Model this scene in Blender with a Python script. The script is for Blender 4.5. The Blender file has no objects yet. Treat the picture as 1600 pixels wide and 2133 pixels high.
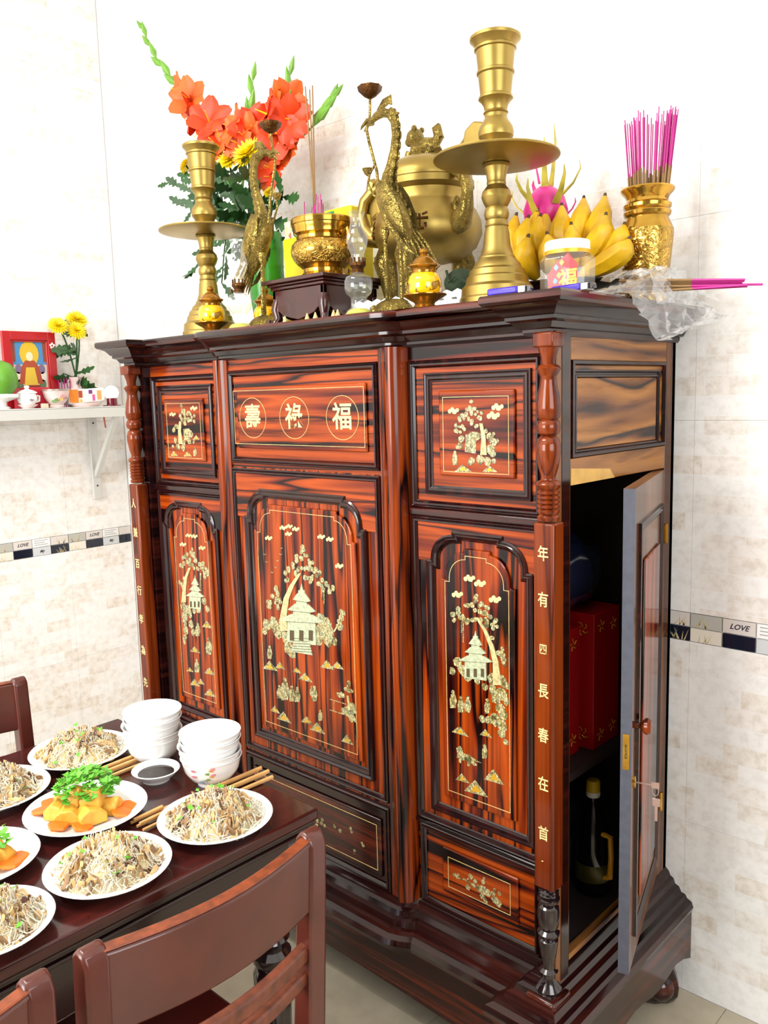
import bpy, bmesh, math, random
from mathutils import Vector, Matrix
PI = math.pi
scene = bpy.context.scene
COL = scene.collection

# ------------------------------------------------------------------ camera
F_PX = 1770.7
YAW, PITCH, ROLL = 0.7472, -0.1368, -0.0269
CAM = Vector((0.7556, -1.8577, 1.45))
_f = Vector((-math.sin(YAW)*math.cos(PITCH), math.cos(YAW)*math.cos(PITCH), math.sin(PITCH)))
_r = Vector((math.cos(YAW), math.sin(YAW), 0)); _u = _r.cross(_f)
_r2 = _r*math.cos(ROLL) + _u*math.sin(ROLL); _u2 = _u*math.cos(ROLL) - _r*math.sin(ROLL)
cd = bpy.data.cameras.new('camera'); cam = bpy.data.objects.new('camera', cd); COL.objects.link(cam)
cd.sensor_fit = 'HORIZONTAL'; cd.sensor_width = 36.0; cd.lens = 36.0*F_PX/1600.0; cd.clip_start = 0.02
M = Matrix.Identity(4)
for i in range(3):
    M[i][0], M[i][1], M[i][2], M[i][3] = _r2[i], _u2[i], -_f[i], CAM[i]
cam.matrix_world = M
scene.camera = cam

def at(px, py, x=None, y=None, z=None):
    """measurement: the point of a given plane that the photograph shows at a pixel"""
    d = _f + _r2*((px-800)/F_PX) - _u2*((py-1066.5)/F_PX)
    t = (x-CAM.x)/d.x if x is not None else (y-CAM.y)/d.y if y is not None else (z-CAM.z)/d.z
    return CAM + d*t

# ------------------------------------------------------------------ world, lights, exposure
w = bpy.data.worlds.new('sky'); scene.world = w; w.use_nodes = True
bg = w.node_tree.nodes['Background']; bg.inputs[0].default_value = (0.90, 0.95, 1.0, 1); bg.inputs[1].default_value = 1.0
vs = scene.view_settings
vs.view_transform = 'Standard'; vs.look = 'None'; vs.exposure = 0.78; vs.gamma = 1.0; vs.use_curve_mapping = False
def area(name, loc, target, sx, sy, power, color=(1, 1, 1)):
    l = bpy.data.lights.new(name, 'AREA'); l.shape = 'RECTANGLE'; l.size = sx; l.size_y = sy; l.energy = power; l.color = color
    o = bpy.data.objects.new(name, l); COL.objects.link(o); o.location = loc
    o.rotation_euler = (Vector(target)-Vector(loc)).to_track_quat('-Z', 'Y').to_euler()
    return o
area('doorway_daylight', (-1.0, -4.55, 1.95), (-0.9, 0, 1.5), 2.0, 1.7, 92, (1.0, 0.98, 0.95))
area('window_daylight', (2.55, -1.9, 1.9), (0.0, -0.6, 1.5), 1.9, 1.4, 34, (0.93, 0.97, 1.0))
area('ceiling_tube_light', (-0.9, -2.0, 3.05), (-0.9, -1.9, 0), 1.2, 0.25, 26, (1.0, 0.97, 0.92))

# ------------------------------------------------------------------ helpers
def lin(h):
    h = h.lstrip('#'); c = [int(h[i:i+2], 16)/255 for i in (0, 2, 4)]
    return tuple(x/12.92 if x <= .04045 else ((x+.055)/1.055)**2.4 for x in c) + (1,)

class MB:
    def __init__(s): s.v = []; s.f = []; s.mi = []; s.m = 0
    def add(s, vs, fs):
        o = len(s.v); s.v += [tuple(p) for p in vs]
        for f in fs: s.f.append(tuple(i+o for i in f)); s.mi.append(s.m)
        return s
    def box(s, x0, x1, y0, y1, z0, z1):
        return s.add([(x0,y0,z0),(x1,y0,z0),(x1,y1,z0),(x0,y1,z0),(x0,y0,z1),(x1,y0,z1),(x1,y1,z1),(x0,y1,z1)],
                     [(0,3,2,1),(4,5,6,7),(0,1,5,4),(1,2,6,5),(2,3,7,6),(3,0,4,7)])
    def obox(s, c, ax, ay, az):
        c = Vector(c); P = []
        for k in (-1, 1):
            for i, j in ((-1,-1),(1,-1),(1,1),(-1,1)): P.append(c+Vector(ax)*i+Vector(ay)*j+Vector(az)*k)
        return s.add(P, [(0,3,2,1),(4,5,6,7),(0,1,5,4),(1,2,6,5),(2,3,7,6),(3,0,4,7)])
    def prism(s, pts, y0, y1):            # polygon in x,z extruded in y
        n = len(pts)
        return s.add([(p[0], y0, p[1]) for p in pts]+[(p[0], y1, p[1]) for p in pts],
                     [tuple(range(n)), tuple(range(2*n-1, n-1, -1))]+[(i, i+n, (i+1) % n+n, (i+1) % n) for i in range(n)])
    def prism_xy(s, pts, z0, z1):
        n = len(pts)
        return s.add([(p[0], p[1], z0) for p in pts]+[(p[0], p[1], z1) for p in pts],
                     [tuple(range(n-1, -1, -1)), tuple(range(n, 2*n))]+[(i, (i+1) % n, (i+1) % n+n, i+n) for i in range(n)])
    def prism_yz(s, pts, x0, x1):
        n = len(pts)
        return s.add([(x0, p[0], p[1]) for p in pts]+[(x1, p[0], p[1]) for p in pts],
                     [tuple(range(n-1, -1, -1)), tuple(range(n, 2*n))]+[(i, (i+1) % n, (i+1) % n+n, i+n) for i in range(n)])
    def lathe(s, prof, n=32, c=(0,0,0), wob=None, sx=1, sy=1):
        V = []; Fc = []; m = len(prof)
        for j, (r, z) in enumerate(prof):
            for i in range(n):
                a = 2*PI*i/n; k = 1 if wob is None else wob(a, z)
                V.append((c[0]+r*k*math.cos(a)*sx, c[1]+r*k*math.sin(a)*sy, c[2]+z))
        for j in range(m-1):
            for i in range(n):
                Fc.append((j*n+i, j*n+(i+1) % n, (j+1)*n+(i+1) % n, (j+1)*n+i))
        if prof[0][0] > 1e-6: Fc.append(tuple(range(n-1, -1, -1)))
        if prof[-1][0] > 1e-6: Fc.append(tuple((m-1)*n+i for i in range(n)))
        return s.add(V, Fc)
    def tube(s, path, rad, n=8, cap=True, up=None):
        P = [Vector(p) for p in path]; m = len(P)
        R = rad if isinstance(rad, (list, tuple)) else [rad]*m
        V = []; Fc = []; t0 = None; N = None
        for j in range(m):
            t = (P[min(j+1, m-1)]-P[max(j-1, 0)])
            if t.length < 1e-9: t = Vector((0,0,1))
            t.normalize()
            if N is None:
                a = Vector(up) if up else (Vector((0,0,1)) if abs(t.z) < .9 else Vector((1,0,0)))
                N = (a-t*a.dot(t)).normalized()
            else:
                N = N-t*N.dot(t)
                N = N.normalized() if N.length > 1e-6 else t.orthogonal().normalized()
            B = t.cross(N)
            r = R[j]; ra, rb = r if isinstance(r, (list, tuple)) else (r, r)
            for i in range(n):
                a = 2*PI*i/n; V.append(P[j]+N*(ra*math.cos(a))+B*(rb*math.sin(a)))
        for j in range(m-1):
            for i in range(n): Fc.append((j*n+i, j*n+(i+1) % n, (j+1)*n+(i+1) % n, (j+1)*n+i))
        if cap: Fc += [tuple(range(n-1, -1, -1)), tuple((m-1)*n+i for i in range(n))]
        return s.add(V, Fc)
    def ball(s, c, r, n=12, m=8, sx=1, sy=1, sz=1):
        pr = [(max(1e-7, math.sin(PI*k/m))*r, -math.cos(PI*k/m)*r*sz) for k in range(m+1)]
        pr[0] = (1e-7, pr[0][1]); pr[-1] = (1e-7, pr[-1][1])
        return s.lathe(pr, n, c, None, sx, sy)
    def grid(s, nu, nv, fn, close=False):
        V = [fn(i/(nu-1), j/(nv-1)) for j in range(nv) for i in range(nu)]
        return s.add(V, [(j*nu+i, j*nu+i+1, (j+1)*nu+i+1, (j+1)*nu+i) for j in range(nv-1) for i in range(nu-1)])
    def sweep(s, path, prof, y0, closed=True):   # moulding along a polygon in x,z; prof = (inset, height toward -y)
        n = len(path); rows = []
        ar = sum(path[i][0]*path[(i+1) % n][1]-path[(i+1) % n][0]*path[i][1] for i in range(n))
        sg = 1 if ar > 0 else -1
        for i in range(n):
            p = Vector(path[i]); a = Vector(path[i-1]); b = Vector(path[(i+1) % n])
            d1 = (p-a).normalized(); d2 = (b-p).normalized()
            n1 = Vector((-d1.y, d1.x))*sg; n2 = Vector((-d2.y, d2.x))*sg
            q = n1+n2; q = q/max(.45, (q.dot(q)/2)) if q.length > 1e-6 else n1
            rows.append([(p.x+q.x*d, y0-h, p.y+q.y*d) for d, h in prof])
        k = len(prof); V = [v for r in rows for v in r]; Fc = []
        for i in range(n):
            j = (i+1) % n
            for t in range(k-1): Fc.append((i*k+t, i*k+t+1, j*k+t+1, j*k+t))
        return s.add(V, Fc)
    def build(s, name, mat, parent=None, org=(0,0,0), smooth=40, bevel=0, props=None, mesh_mats=None):
        me = bpy.data.meshes.new(name)
        me.from_pydata([(v[0]-org[0], v[1]-org[1], v[2]-org[2]) for v in s.v], [], s.f)
        b = bmesh.new(); b.from_mesh(me); bmesh.ops.recalc_face_normals(b, faces=b.faces); b.to_mesh(me); b.free()
        for m_ in (mesh_mats or [mat]): me.materials.append(m_)
        if mesh_mats:
            for p, k in zip(me.polygons, s.mi): p.material_index = k
        if smooth:
            me.polygons.foreach_set('use_smooth', [True]*len(me.polygons)); me.set_sharp_from_angle(angle=math.radians(smooth))
        o = bpy.data.objects.new(name, me); COL.objects.link(o)
        if parent is not None: o.parent = parent
        if bevel:
            md = o.modifiers.new('bevel', 'BEVEL'); md.width = bevel; md.segments = 2; md.limit_method = 'ANGLE'
        return o

def tag(o, label=None, cat=None, group=None, kind=None):
    if label: o['label'] = label
    if cat: o['category'] = cat
    if group: o['group'] = group
    if kind: o['kind'] = kind
    return o
def thing(name, label, cat, loc=(0,0,0), rz=0, group=None):
    o = bpy.data.objects.new(name, None); o.empty_display_size = .02; COL.objects.link(o)
    o.location = loc; o.rotation_euler = (0, 0, rz); return tag(o, label, cat, group)
def copy_tree(o, parent=None):
    c = o.copy(); COL.objects.link(c); c.parent = parent
    for ch in list(o.children): copy_tree(ch, c)
    return c
def text_mb(body, size, depth=.0006, offset=0.0, shear=0.0):
    cu = bpy.data.curves.new('lettering', 'FONT'); cu.body = body; cu.size = size; cu.extrude = depth; cu.offset = offset
    cu.shear = shear; cu.align_x = 'CENTER'; cu.align_y = 'CENTER'; cu.resolution_u = 3
    o = bpy.data.objects.new('lettering', cu); COL.objects.link(o)
    dg = bpy.context.evaluated_depsgraph_get(); dg.update()
    me = bpy.data.meshes.new_from_object(o.evaluated_get(dg))
    m = MB(); m.add([tuple(v.co) for v in me.vertices], [tuple(p.vertices) for p in me.polygons])
    bpy.data.objects.remove(o); bpy.data.meshes.remove(me); bpy.data.curves.remove(cu)
    return m
def remap(m, fn): m.v = [tuple(fn(*v)) for v in m.v]; return m

# ------------------------------------------------------------------ materials
def new_mat(name):
    m = bpy.data.materials.new(name); m.use_nodes = True
    nt = m.node_tree; return m, nt, nt.nodes['Principled BSDF']
def N(nt, t, **kw):
    n = nt.nodes.new(t)
    for k, v in kw.items():
        if k in n.inputs: n.inputs[k].default_value = v
        else: setattr(n, k, v)
    return n
def ramp(nt, fac, stops, interp='LINEAR'):
    r = nt.nodes.new('ShaderNodeValToRGB'); r.color_ramp.interpolation = interp; e = r.color_ramp.elements
    while len(e) < len(stops): e.new(.5)
    for el, (p, c) in zip(e, stops): el.position = p; el.color = c
    nt.links.new(fac, r.inputs[0]); return r.outputs[0]
def coords(nt, scale=(1,1,1), rot=(0,0,0), loc=(0,0,0)):
    tc = nt.nodes.new('ShaderNodeTexCoord'); mp = nt.nodes.new('ShaderNodeMapping')
    mp.inputs['Scale'].default_value = scale; mp.inputs['Rotation'].default_value = rot; mp.inputs['Location'].default_value = loc
    nt.links.new(tc.outputs['Object'], mp.inputs[0]); return mp.outputs[0]
def mixc(nt, fac, a, b, mode='MIX'):
    n = nt.nodes.new('ShaderNodeMix'); n.data_type = 'RGBA'; n.blend_type = mode
    for sock, v in ((n.inputs[0], fac), (n.inputs[6], a), (n.inputs[7], b)):
        if hasattr(v, 'links'): nt.links.new(v, sock)
        else: sock.default_value = v
    return n.outputs[2]
def bump(nt, b, h, strength, dist=.001):
    n = N(nt, 'ShaderNodeBump'); n.inputs['Strength'].default_value = strength; n.inputs['Distance'].default_value = dist
    nt.links.new(h, n.inputs['Height']); nt.links.new(n.outputs[0], b.inputs['Normal'])
def plain(name, color, rough=.5, metal=0, spec=.5, coat=0, noise=0, nscale=30, **kw):
    m, nt, b = new_mat(name); c = lin(color) if isinstance(color, str) else color
    b.inputs['Base Color'].default_value = c; b.inputs['Roughness'].default_value = rough; b.inputs['Metallic'].default_value = metal
    b.inputs['Specular IOR Level'].default_value = spec; b.inputs['Coat Weight'].default_value = coat; b.inputs['Coat Roughness'].default_value = .08
    for k, v in kw.items(): b.inputs[k].default_value = v
    if noise:
        n = N(nt, 'ShaderNodeTexNoise', Scale=nscale, Detail=4.0); nt.links.new(coords(nt), n.inputs[0])
        d = tuple(x*(1-noise) for x in c[:3])+(1,); l = tuple(min(1, x*(1+noise*.6)) for x in c[:3])+(1,)
        nt.links.new(ramp(nt, n.outputs[0], [(.3, d), (.7, l)]), b.inputs['Base Color'])
    return m
def wood(name, axis, dark=.0, k=1.0, seed=0.0, orange='#a5440c', red='#641b08', black='#120405', rough=.16, fig=1.0, spec=.28, line=.85):
    m, nt, b = new_mat(name)
    sc = [12*k, 12*k, 12*k]; sc[axis] = .7*k*fig
    n1 = N(nt, 'ShaderNodeTexNoise', Scale=1.0, Detail=3.0, Roughness=.5, Distortion=.45); nt.links.new(coords(nt, tuple(sc), loc=(seed, seed*1.7, seed*.6)), n1.inputs[0])
    o, r, d = lin(orange), lin(red), lin(black); mid = tuple((a*.6+c*.4) for a, c in zip(o[:3], r[:3]))+(1,)
    st = [(.26, d), (.335+dark, d), (.36+dark, r), (.41, mid), (.445, o), (.475, mid), (.492, d), (.50+dark, d), (.515+dark, r), (.55+dark, o), (.60+dark, mid), (.635+dark, r), (.655+dark, d), (.72+dark, d), (.76+dark, mid)]
    c1 = ramp(nt, n1.outputs[0], [(min(.99, p), c) for p, c in st])
    sc2 = [75*k]*3; sc2[axis] = 1.6*fig
    n2 = N(nt, 'ShaderNodeTexNoise', Scale=1.0, Detail=4.0, Roughness=.62, Distortion=.3); nt.links.new(coords(nt, tuple(sc2), loc=(seed, 0, seed)), n2.inputs[0])
    g = ramp(nt, n2.outputs[0], [(.34, (.16, .09, .09, 1)), (.46, (.75, .68, .66, 1)), (.56, (1, 1, 1, 1))])
    nt.links.new(mixc(nt, line, c1, g, 'MULTIPLY'), b.inputs['Base Color'])
    b.inputs['Roughness'].default_value = rough; b.inputs['Specular IOR Level'].default_value = spec
    b.inputs['Coat Weight'].default_value = .08; b.inputs['Coat Roughness'].default_value = .05
    return m
def wood_dark(name, sc, a='#14060a', c='#35100e', e='#5c2214', seed=0.0):
    m, nt, b = new_mat(name); n = N(nt, 'ShaderNodeTexNoise', Scale=1.0, Detail=4.0, Roughness=.6); nt.links.new(coords(nt, sc, loc=(seed, seed, seed)), n.inputs[0])
    nt.links.new(ramp(nt, n.outputs[0], [(.34, lin(a)), (.5, lin(c)), (.68, lin(e))]), b.inputs['Base Color'])
    b.inputs['Roughness'].default_value = .15; b.inputs['Specular IOR Level'].default_value = .4; b.inputs['Coat Weight'].default_value = .15; b.inputs['Coat Roughness'].default_value = .05; return m
W_H = wood('rosewood_horizontal', 0)
W_H2 = wood_dark('rosewood_dark_board', (2.5, 2.5, 60), '#0d0406', '#260a08', '#5e200c', 3.1)
W_V = wood('rosewood_vertical', 2, .012, 1.15, seed=1.3)
W_V2 = wood('rosewood_column', 2, .0, 1.3, seed=5.2, orange='#8f3a0e', red='#4e180a')
W_M = wood_dark('rosewood_moulding', (2, 2, 70), '#0f0507', '#1e0909', '#3a130d')
W_MV = wood_dark('rosewood_moulding_upright', (60, 60, 2), '#130609', '#240b0b', '#361210')
W_S = wood('rosewood_side_sheen', 1, .0, .55, seed=2.2, orange='#a87038', red='#75482a', black='#2c2220', fig=2.2, line=.5)  # washed tan and grey: reflection of the bright surroundings mixed into the colour
W_SV = wood('rosewood_stile_sheen', 2, -.06, .5, seed=9.4, orange='#7e5232', red='#6a4026', black='#4a2a1a', line=.35)  # paler than the front wood, the side's reflected sheen put into its colour
W_P = wood('turned_rosewood', 2, -.02, .9, seed=6.1, orange='#7c3410', red='#551d0c', black='#280e09', rough=.10, line=.6)
W_BK = plain('dark_turned_rosewood', '#1d1012', .12, coat=.4)
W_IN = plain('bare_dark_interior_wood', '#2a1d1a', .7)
W_EDGE = plain('grey_door_edge', '#484a56', .6, noise=.2, nscale=60)  # flat grey with faint noise, set apart from the brown leaf
W_BARE = plain('bare_pale_wood', '#d8a95c', .6, noise=.15)
TBL = wood_dark('table_top_mahogany', (30, 1.5, 30), '#240b0b', '#3a1210', '#4e1a15', 4.0)
TBL_D = plain('table_edge_mahogany', '#260f0d', .25, coat=.2)
CH = plain('chair_mahogany', '#53241b', .28, noise=.25, nscale=12, coat=.15)
CH_O = plain('orange_worn_wood', '#7c3818', .4, noise=.5, nscale=70)
CH_W = plain('worn_chair_mahogany', '#6a3420', .4, noise=.5, nscale=60)
def pearl(name='mother_of_pearl'):
    m, nt, b = new_mat(name)
    n = N(nt, 'ShaderNodeTexNoise', Scale=70.0, Detail=2.0); nt.links.new(coords(nt), n.inputs[0])
    c = ramp(nt, n.outputs[0], [(.32, lin('#5f5c38')), (.43, lin('#a89d68')), (.54, lin('#cfc494')), (.63, lin('#8f9a78')), (.74, lin('#9c7832'))])
    v = N(nt, 'ShaderNodeTexWave', Scale=55.0, Distortion=9.0, Detail=1.5); v.inputs['Detail Scale'].default_value = 1.6; nt.links.new(coords(nt), v.inputs[0])
    e = ramp(nt, v.outputs['Fac'], [(.10, (.35, .28, .14, 1)), (.32, (1, 1, 1, 1))])
    vo = N(nt, 'ShaderNodeTexVoronoi', feature='DISTANCE_TO_EDGE', Scale=100.0); nt.links.new(coords(nt, (1, 1, 1.5)), vo.inputs[0])
    e = mixc(nt, .9, e, ramp(nt, vo.outputs['Distance'], [(.03, (.18, .13, .06, 1)), (.11, (1, 1, 1, 1))]), 'MULTIPLY')
    nt.links.new(mixc(nt, .8, c, e, 'MULTIPLY'), b.inputs['Base Color'])
    b.inputs['Roughness'].default_value = .22; b.inputs['Coat Weight'].default_value = .5
    return m
PEARL = pearl()
PEARL_P = plain('polished_pearl', '#dcca8c', .2, noise=.2, nscale=60, coat=.4)
PEARL_G = plain('grey_green_pearl', '#aeb696', .22, noise=.3, nscale=120, coat=.4)
TRUNK = plain('trunk_pearl', '#c4b581', .25, noise=.4, nscale=140, coat=.3)
ENGR = plain('dark_engraving', '#4a3c20', .5)
LINE = plain('brass_string_inlay', '#d8b978', .3, noise=.3, nscale=90)
def brass(name, c, rough, bscale=0, bstr=0, dark=.35):
    m, nt, b = new_mat(name); col = lin(c)
    n = N(nt, 'ShaderNodeTexNoise', Scale=26.0, Detail=4.0); nt.links.new(coords(nt), n.inputs[0])
    d = tuple(x*(1-dark) for x in col[:3])+(1,)
    nt.links.new(ramp(nt, n.outputs[0], [(.35, d), (.65, col)]), b.inputs['Base Color'])
    b.inputs['Metallic'].default_value = .9; b.inputs['Roughness'].default_value = rough
    if bscale:
        v = N(nt, 'ShaderNodeTexNoise', Scale=bscale, Detail=2.0, Distortion=1.5); nt.links.new(coords(nt), v.inputs[0])
        h = ramp(nt, v.outputs[0], [(.42, (0,0,0,1)), (.5, (1,1,1,1)), (.58, (0,0,0,1))]); bump(nt, b, h, bstr, .003)
    return m
BR_MATT = brass('satin_brass', '#a58c4a', .38, dark=.10)
BR_POL = brass('polished_brass', '#c99c40', .13)
BR_ENG = brass('engraved_polished_brass', '#c9a04a', .19, 60, .55)
BR_OLD = brass('antique_brass', '#a38c48', .33, 150, .7, dark=.55)
BR_DK = brass('dark_bronze', '#5e3c1c', .35, 90, .4)
GOLDC = plain('gold_lustre_glaze', '#9c6a1e', .15, .6, noise=.4, nscale=50)
PORC = plain('white_porcelain', '#f4f4f2', .12, coat=.3)
PORC_B = plain('bluish_white_porcelain', '#e4ecf0', .14, coat=.3)
WHITE = plain('white_plastic', '#eeeeea', .35)
RED = plain('red_card', '#b00812', .35)
GLD = plain('gold_print', '#d9a52a', .35, .4)
def glassy(name, tint=(1,1,1,1), white=0.0, rough=.02, refl=.5):
    m = bpy.data.materials.new(name); m.use_nodes = True; nt = m.node_tree; nt.nodes.clear()
    out = nt.nodes.new('ShaderNodeOutputMaterial'); tr = N(nt, 'ShaderNodeBsdfTransparent', Color=tint)
    gl = N(nt, 'ShaderNodeBsdfGlossy', Roughness=rough); lw = N(nt, 'ShaderNodeLayerWeight', Blend=.5)
    pw = N(nt, 'ShaderNodeMath', operation='POWER'); pw.inputs[1].default_value = 3.0; nt.links.new(lw.outputs['Facing'], pw.inputs[0])
    ml = N(nt, 'ShaderNodeMath', operation='MULTIPLY_ADD'); ml.inputs[1].default_value = refl; ml.inputs[2].default_value = .05; nt.links.new(pw.outputs[0], ml.inputs[0])
    mx = nt.nodes.new('ShaderNodeMixShader'); nt.links.new(ml.outputs[0], mx.inputs[0]); nt.links.new(tr.outputs[0], mx.inputs[1]); nt.links.new(gl.outputs[0], mx.inputs[2])
    res = mx.outputs[0]
    if white:
        df = N(nt, 'ShaderNodeBsdfDiffuse', Color=tuple(.95*c for c in tint[:3])+(1,)); m2 = nt.nodes.new('ShaderNodeMixShader'); m2.inputs[0].default_value = white
        nt.links.new(res, m2.inputs[1]); nt.links.new(df.outputs[0], m2.inputs[2]); res = m2.outputs[0]
    nt.links.new(res, out.inputs[0]); return m
GLASS = glassy('clear_glass', (.97, .985, .98, 1), .05, .02, .6)
OIL = glassy('yellow_lamp_oil', (.70, .68, .06, 1), .7, .05, .3)
PLASTIC = glassy('clear_crinkled_plastic', (.96, .965, .97, 1), .13, .10, .5)
LEAF = plain('dark_leaf', '#24501f', .5, noise=.4, nscale=25)
STEM = plain('green_stem', '#6c9a3a', .5, noise=.2)
GLADI = plain('orange_red_petal', '#e03c08', .5, noise=.3, nscale=18)
GLADI2 = plain('light_orange_petal', '#e85c14', .5, noise=.25, nscale=18)
YEL = plain('yellow_petal', '#f7dc12', .5, noise=.12)
def tile_mat(name, ax):
    m, nt, b = new_mat(name)
    tc = nt.nodes.new('ShaderNodeTexCoord'); ge = nt.nodes.new('ShaderNodeNewGeometry'); sp = nt.nodes.new('ShaderNodeSeparateXYZ')
    nt.links.new(ge.outputs['Position'], sp.inputs[0]); cb = nt.nodes.new('ShaderNodeCombineXYZ')
    nt.links.new(sp.outputs[ax], cb.inputs[0]); nt.links.new(sp.outputs[2], cb.inputs[1])
    br = N(nt, 'ShaderNodeTexBrick', Scale=1.0); nt.links.new(cb.outputs[0], br.inputs[0])
    br.inputs['Color1'].default_value = (0,0,0,1); br.inputs['Color2'].default_value = (1,1,1,1); br.inputs['Mortar'].default_value = (.6,.6,.6,1)
    br.inputs['Brick Width'].default_value = .098; br.inputs['Row Height'].default_value = .0433; br.inputs['Mortar Size'].default_value = .0009
    br.inputs['Bias'].default_value = -.1; br.offset = .37; br.squash = 1.0
    n = N(nt, 'ShaderNodeTexNoise', Scale=38.0, Detail=5.0, Roughness=.65); nt.links.new(cb.outputs[0], n.inputs[0])
    stone = ramp(nt, n.outputs[0], [(.36, lin('#d6cabb')), (.5, lin('#e8e0d6')), (.62, lin('#f0ebe4'))])
    pale = ramp(nt, n.outputs[0], [(.36, lin('#e9e7e4')), (.55, lin('#f4f3f1'))])
    fac = ramp(nt, br.outputs['Color'], [(.25, (0,0,0,1)), (.9, (1,1,1,1))])
    c = mixc(nt, fac, pale, stone)
    c = mixc(nt, br.outputs['Fac'], c, lin('#f1efec'))
    nt.links.new(c, b.inputs['Base Color']); b.inputs['Roughness'].default_value = .16; b.inputs['Specular IOR Level'].default_value = .5
    bump(nt, b, br.outputs['Fac'], .15); return m
T_BACK = tile_mat('brick_print_tile_back', 0); T_LEFT = tile_mat('brick_print_tile_left', 1)
GROUT = plain('white_grout', '#f0efec', .7)
PAINT = plain('taupe_wall_paint', '#8d857a', .7)
CEIL = plain('white_ceiling_paint', '#f5f4f1', .8)

# ------------------------------------------------------------------ room
XL = -2.412; ROOM_Y = -4.7; ROOM_X = 2.7; H = 3.2
fl = tag(MB().box(XL-.1, ROOM_X+.1, ROOM_Y-.1, .1, -.08, -.004).build('floor', GROUT, smooth=0), kind='structure')
FT = plain('beige_floor_tile', '#b9ad97', .22, noise=.12, nscale=14)
tile_me = None; ft = .5
for i in range(10):
    for j in range(9):
        x0 = XL+i*ft; y0 = -(j+1)*ft
        if x0 > ROOM_X or y0 < ROOM_Y-.3: continue
        if tile_me is None:
            o = MB().box(.0008, ft-.0008, .0008, ft-.0008, -.004, 0).build('floor_tile', FT, fl, smooth=0); tile_me = o.data
        else:
            o = bpy.data.objects.new('floor_tile', tile_me); COL.objects.link(o); o.parent = fl
        o.location = (x0, y0, 0)
tag(MB().box(XL-.1, ROOM_X+.1, ROOM_Y-.1, .1, H, H+.1).build('ceiling', CEIL, smooth=0), kind='structure')
wb = tag(MB().box(XL-.1, ROOM_X+.1, .006, .1, -.05, H).build('wall_back', GROUT, smooth=0), kind='structure')
wl = tag(MB().box(XL-.1, XL-.006, ROOM_Y, .006, -.05, H).build('wall_left', GROUT, smooth=0), kind='structure')
# right and front walls with the openings that let the daylight in
mr = MB(); mr.box(ROOM_X, ROOM_X+.1, -1.0, .1, 0, H); mr.box(ROOM_X, ROOM_X+.1, ROOM_Y, -2.9, 0, H); mr.box(ROOM_X, ROOM_X+.1, -2.9, -1.0, 0, .95); mr.box(ROOM_X, ROOM_X+.1, -2.9, -1.0, 2.65, H)
tag(mr.build('wall_right', PAINT, smooth=0), kind='structure')
mf = MB(); mf.box(XL, -2.1, ROOM_Y-.1, ROOM_Y, 0, H); mf.box(.1, ROOM_X, ROOM_Y-.1, ROOM_Y, 0, H); mf.box(-2.1, .1, ROOM_Y-.1, ROOM_Y, 2.8, H)
tag(mf.build('wall_front', PAINT, smooth=0), kind='structure')
# wall tiles
TW = .2935; zrow = [0, .433, .871, None, .939, 1.376, 1.813, 2.25, 2.687, 3.124]
rows = [(0,.433),(.433,.871),(.939,1.376),(1.376,1.813),(1.813,2.25),(2.25,2.687),(2.687,3.124)]
cache = {}
def wtile(parent, mat, ax, a0, a1, z0, z1):
    g = .00028; key = (ax, round(a1-a0, 4), round(z1-z0, 4)); wv, hv = a1-a0, z1-z0
    if key not in cache:
        m = MB()
        if ax == 0: m.box(g, wv-g, 0, .006, g, hv-g)
        else: m.box(-.006, 0, g, wv-g, g, hv-g)
        cache[key] = m.build('wall_tile', mat, parent, smooth=0); o = cache[key]
    else:
        o = bpy.data.objects.new('wall_tile', cache[key].data); COL.objects.link(o); o.parent = parent
    o.location = (a0, 0, z0) if ax == 0 else (XL, a0, z0)
for z0, z1 in rows:
    a = -.02-8*TW
    while a < 1.6:
        a0 = max(a, XL)
        if a+TW-a0 > .02: wtile(wb, T_BACK, 0, a0, a+TW, z0, z1)
        a += TW
    a = -.275-7*TW
    while a < 0:
        a1 = min(a+TW, 0); wtile(wl, T_LEFT, 1, a, a1, z0, z1); a += TW
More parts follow.
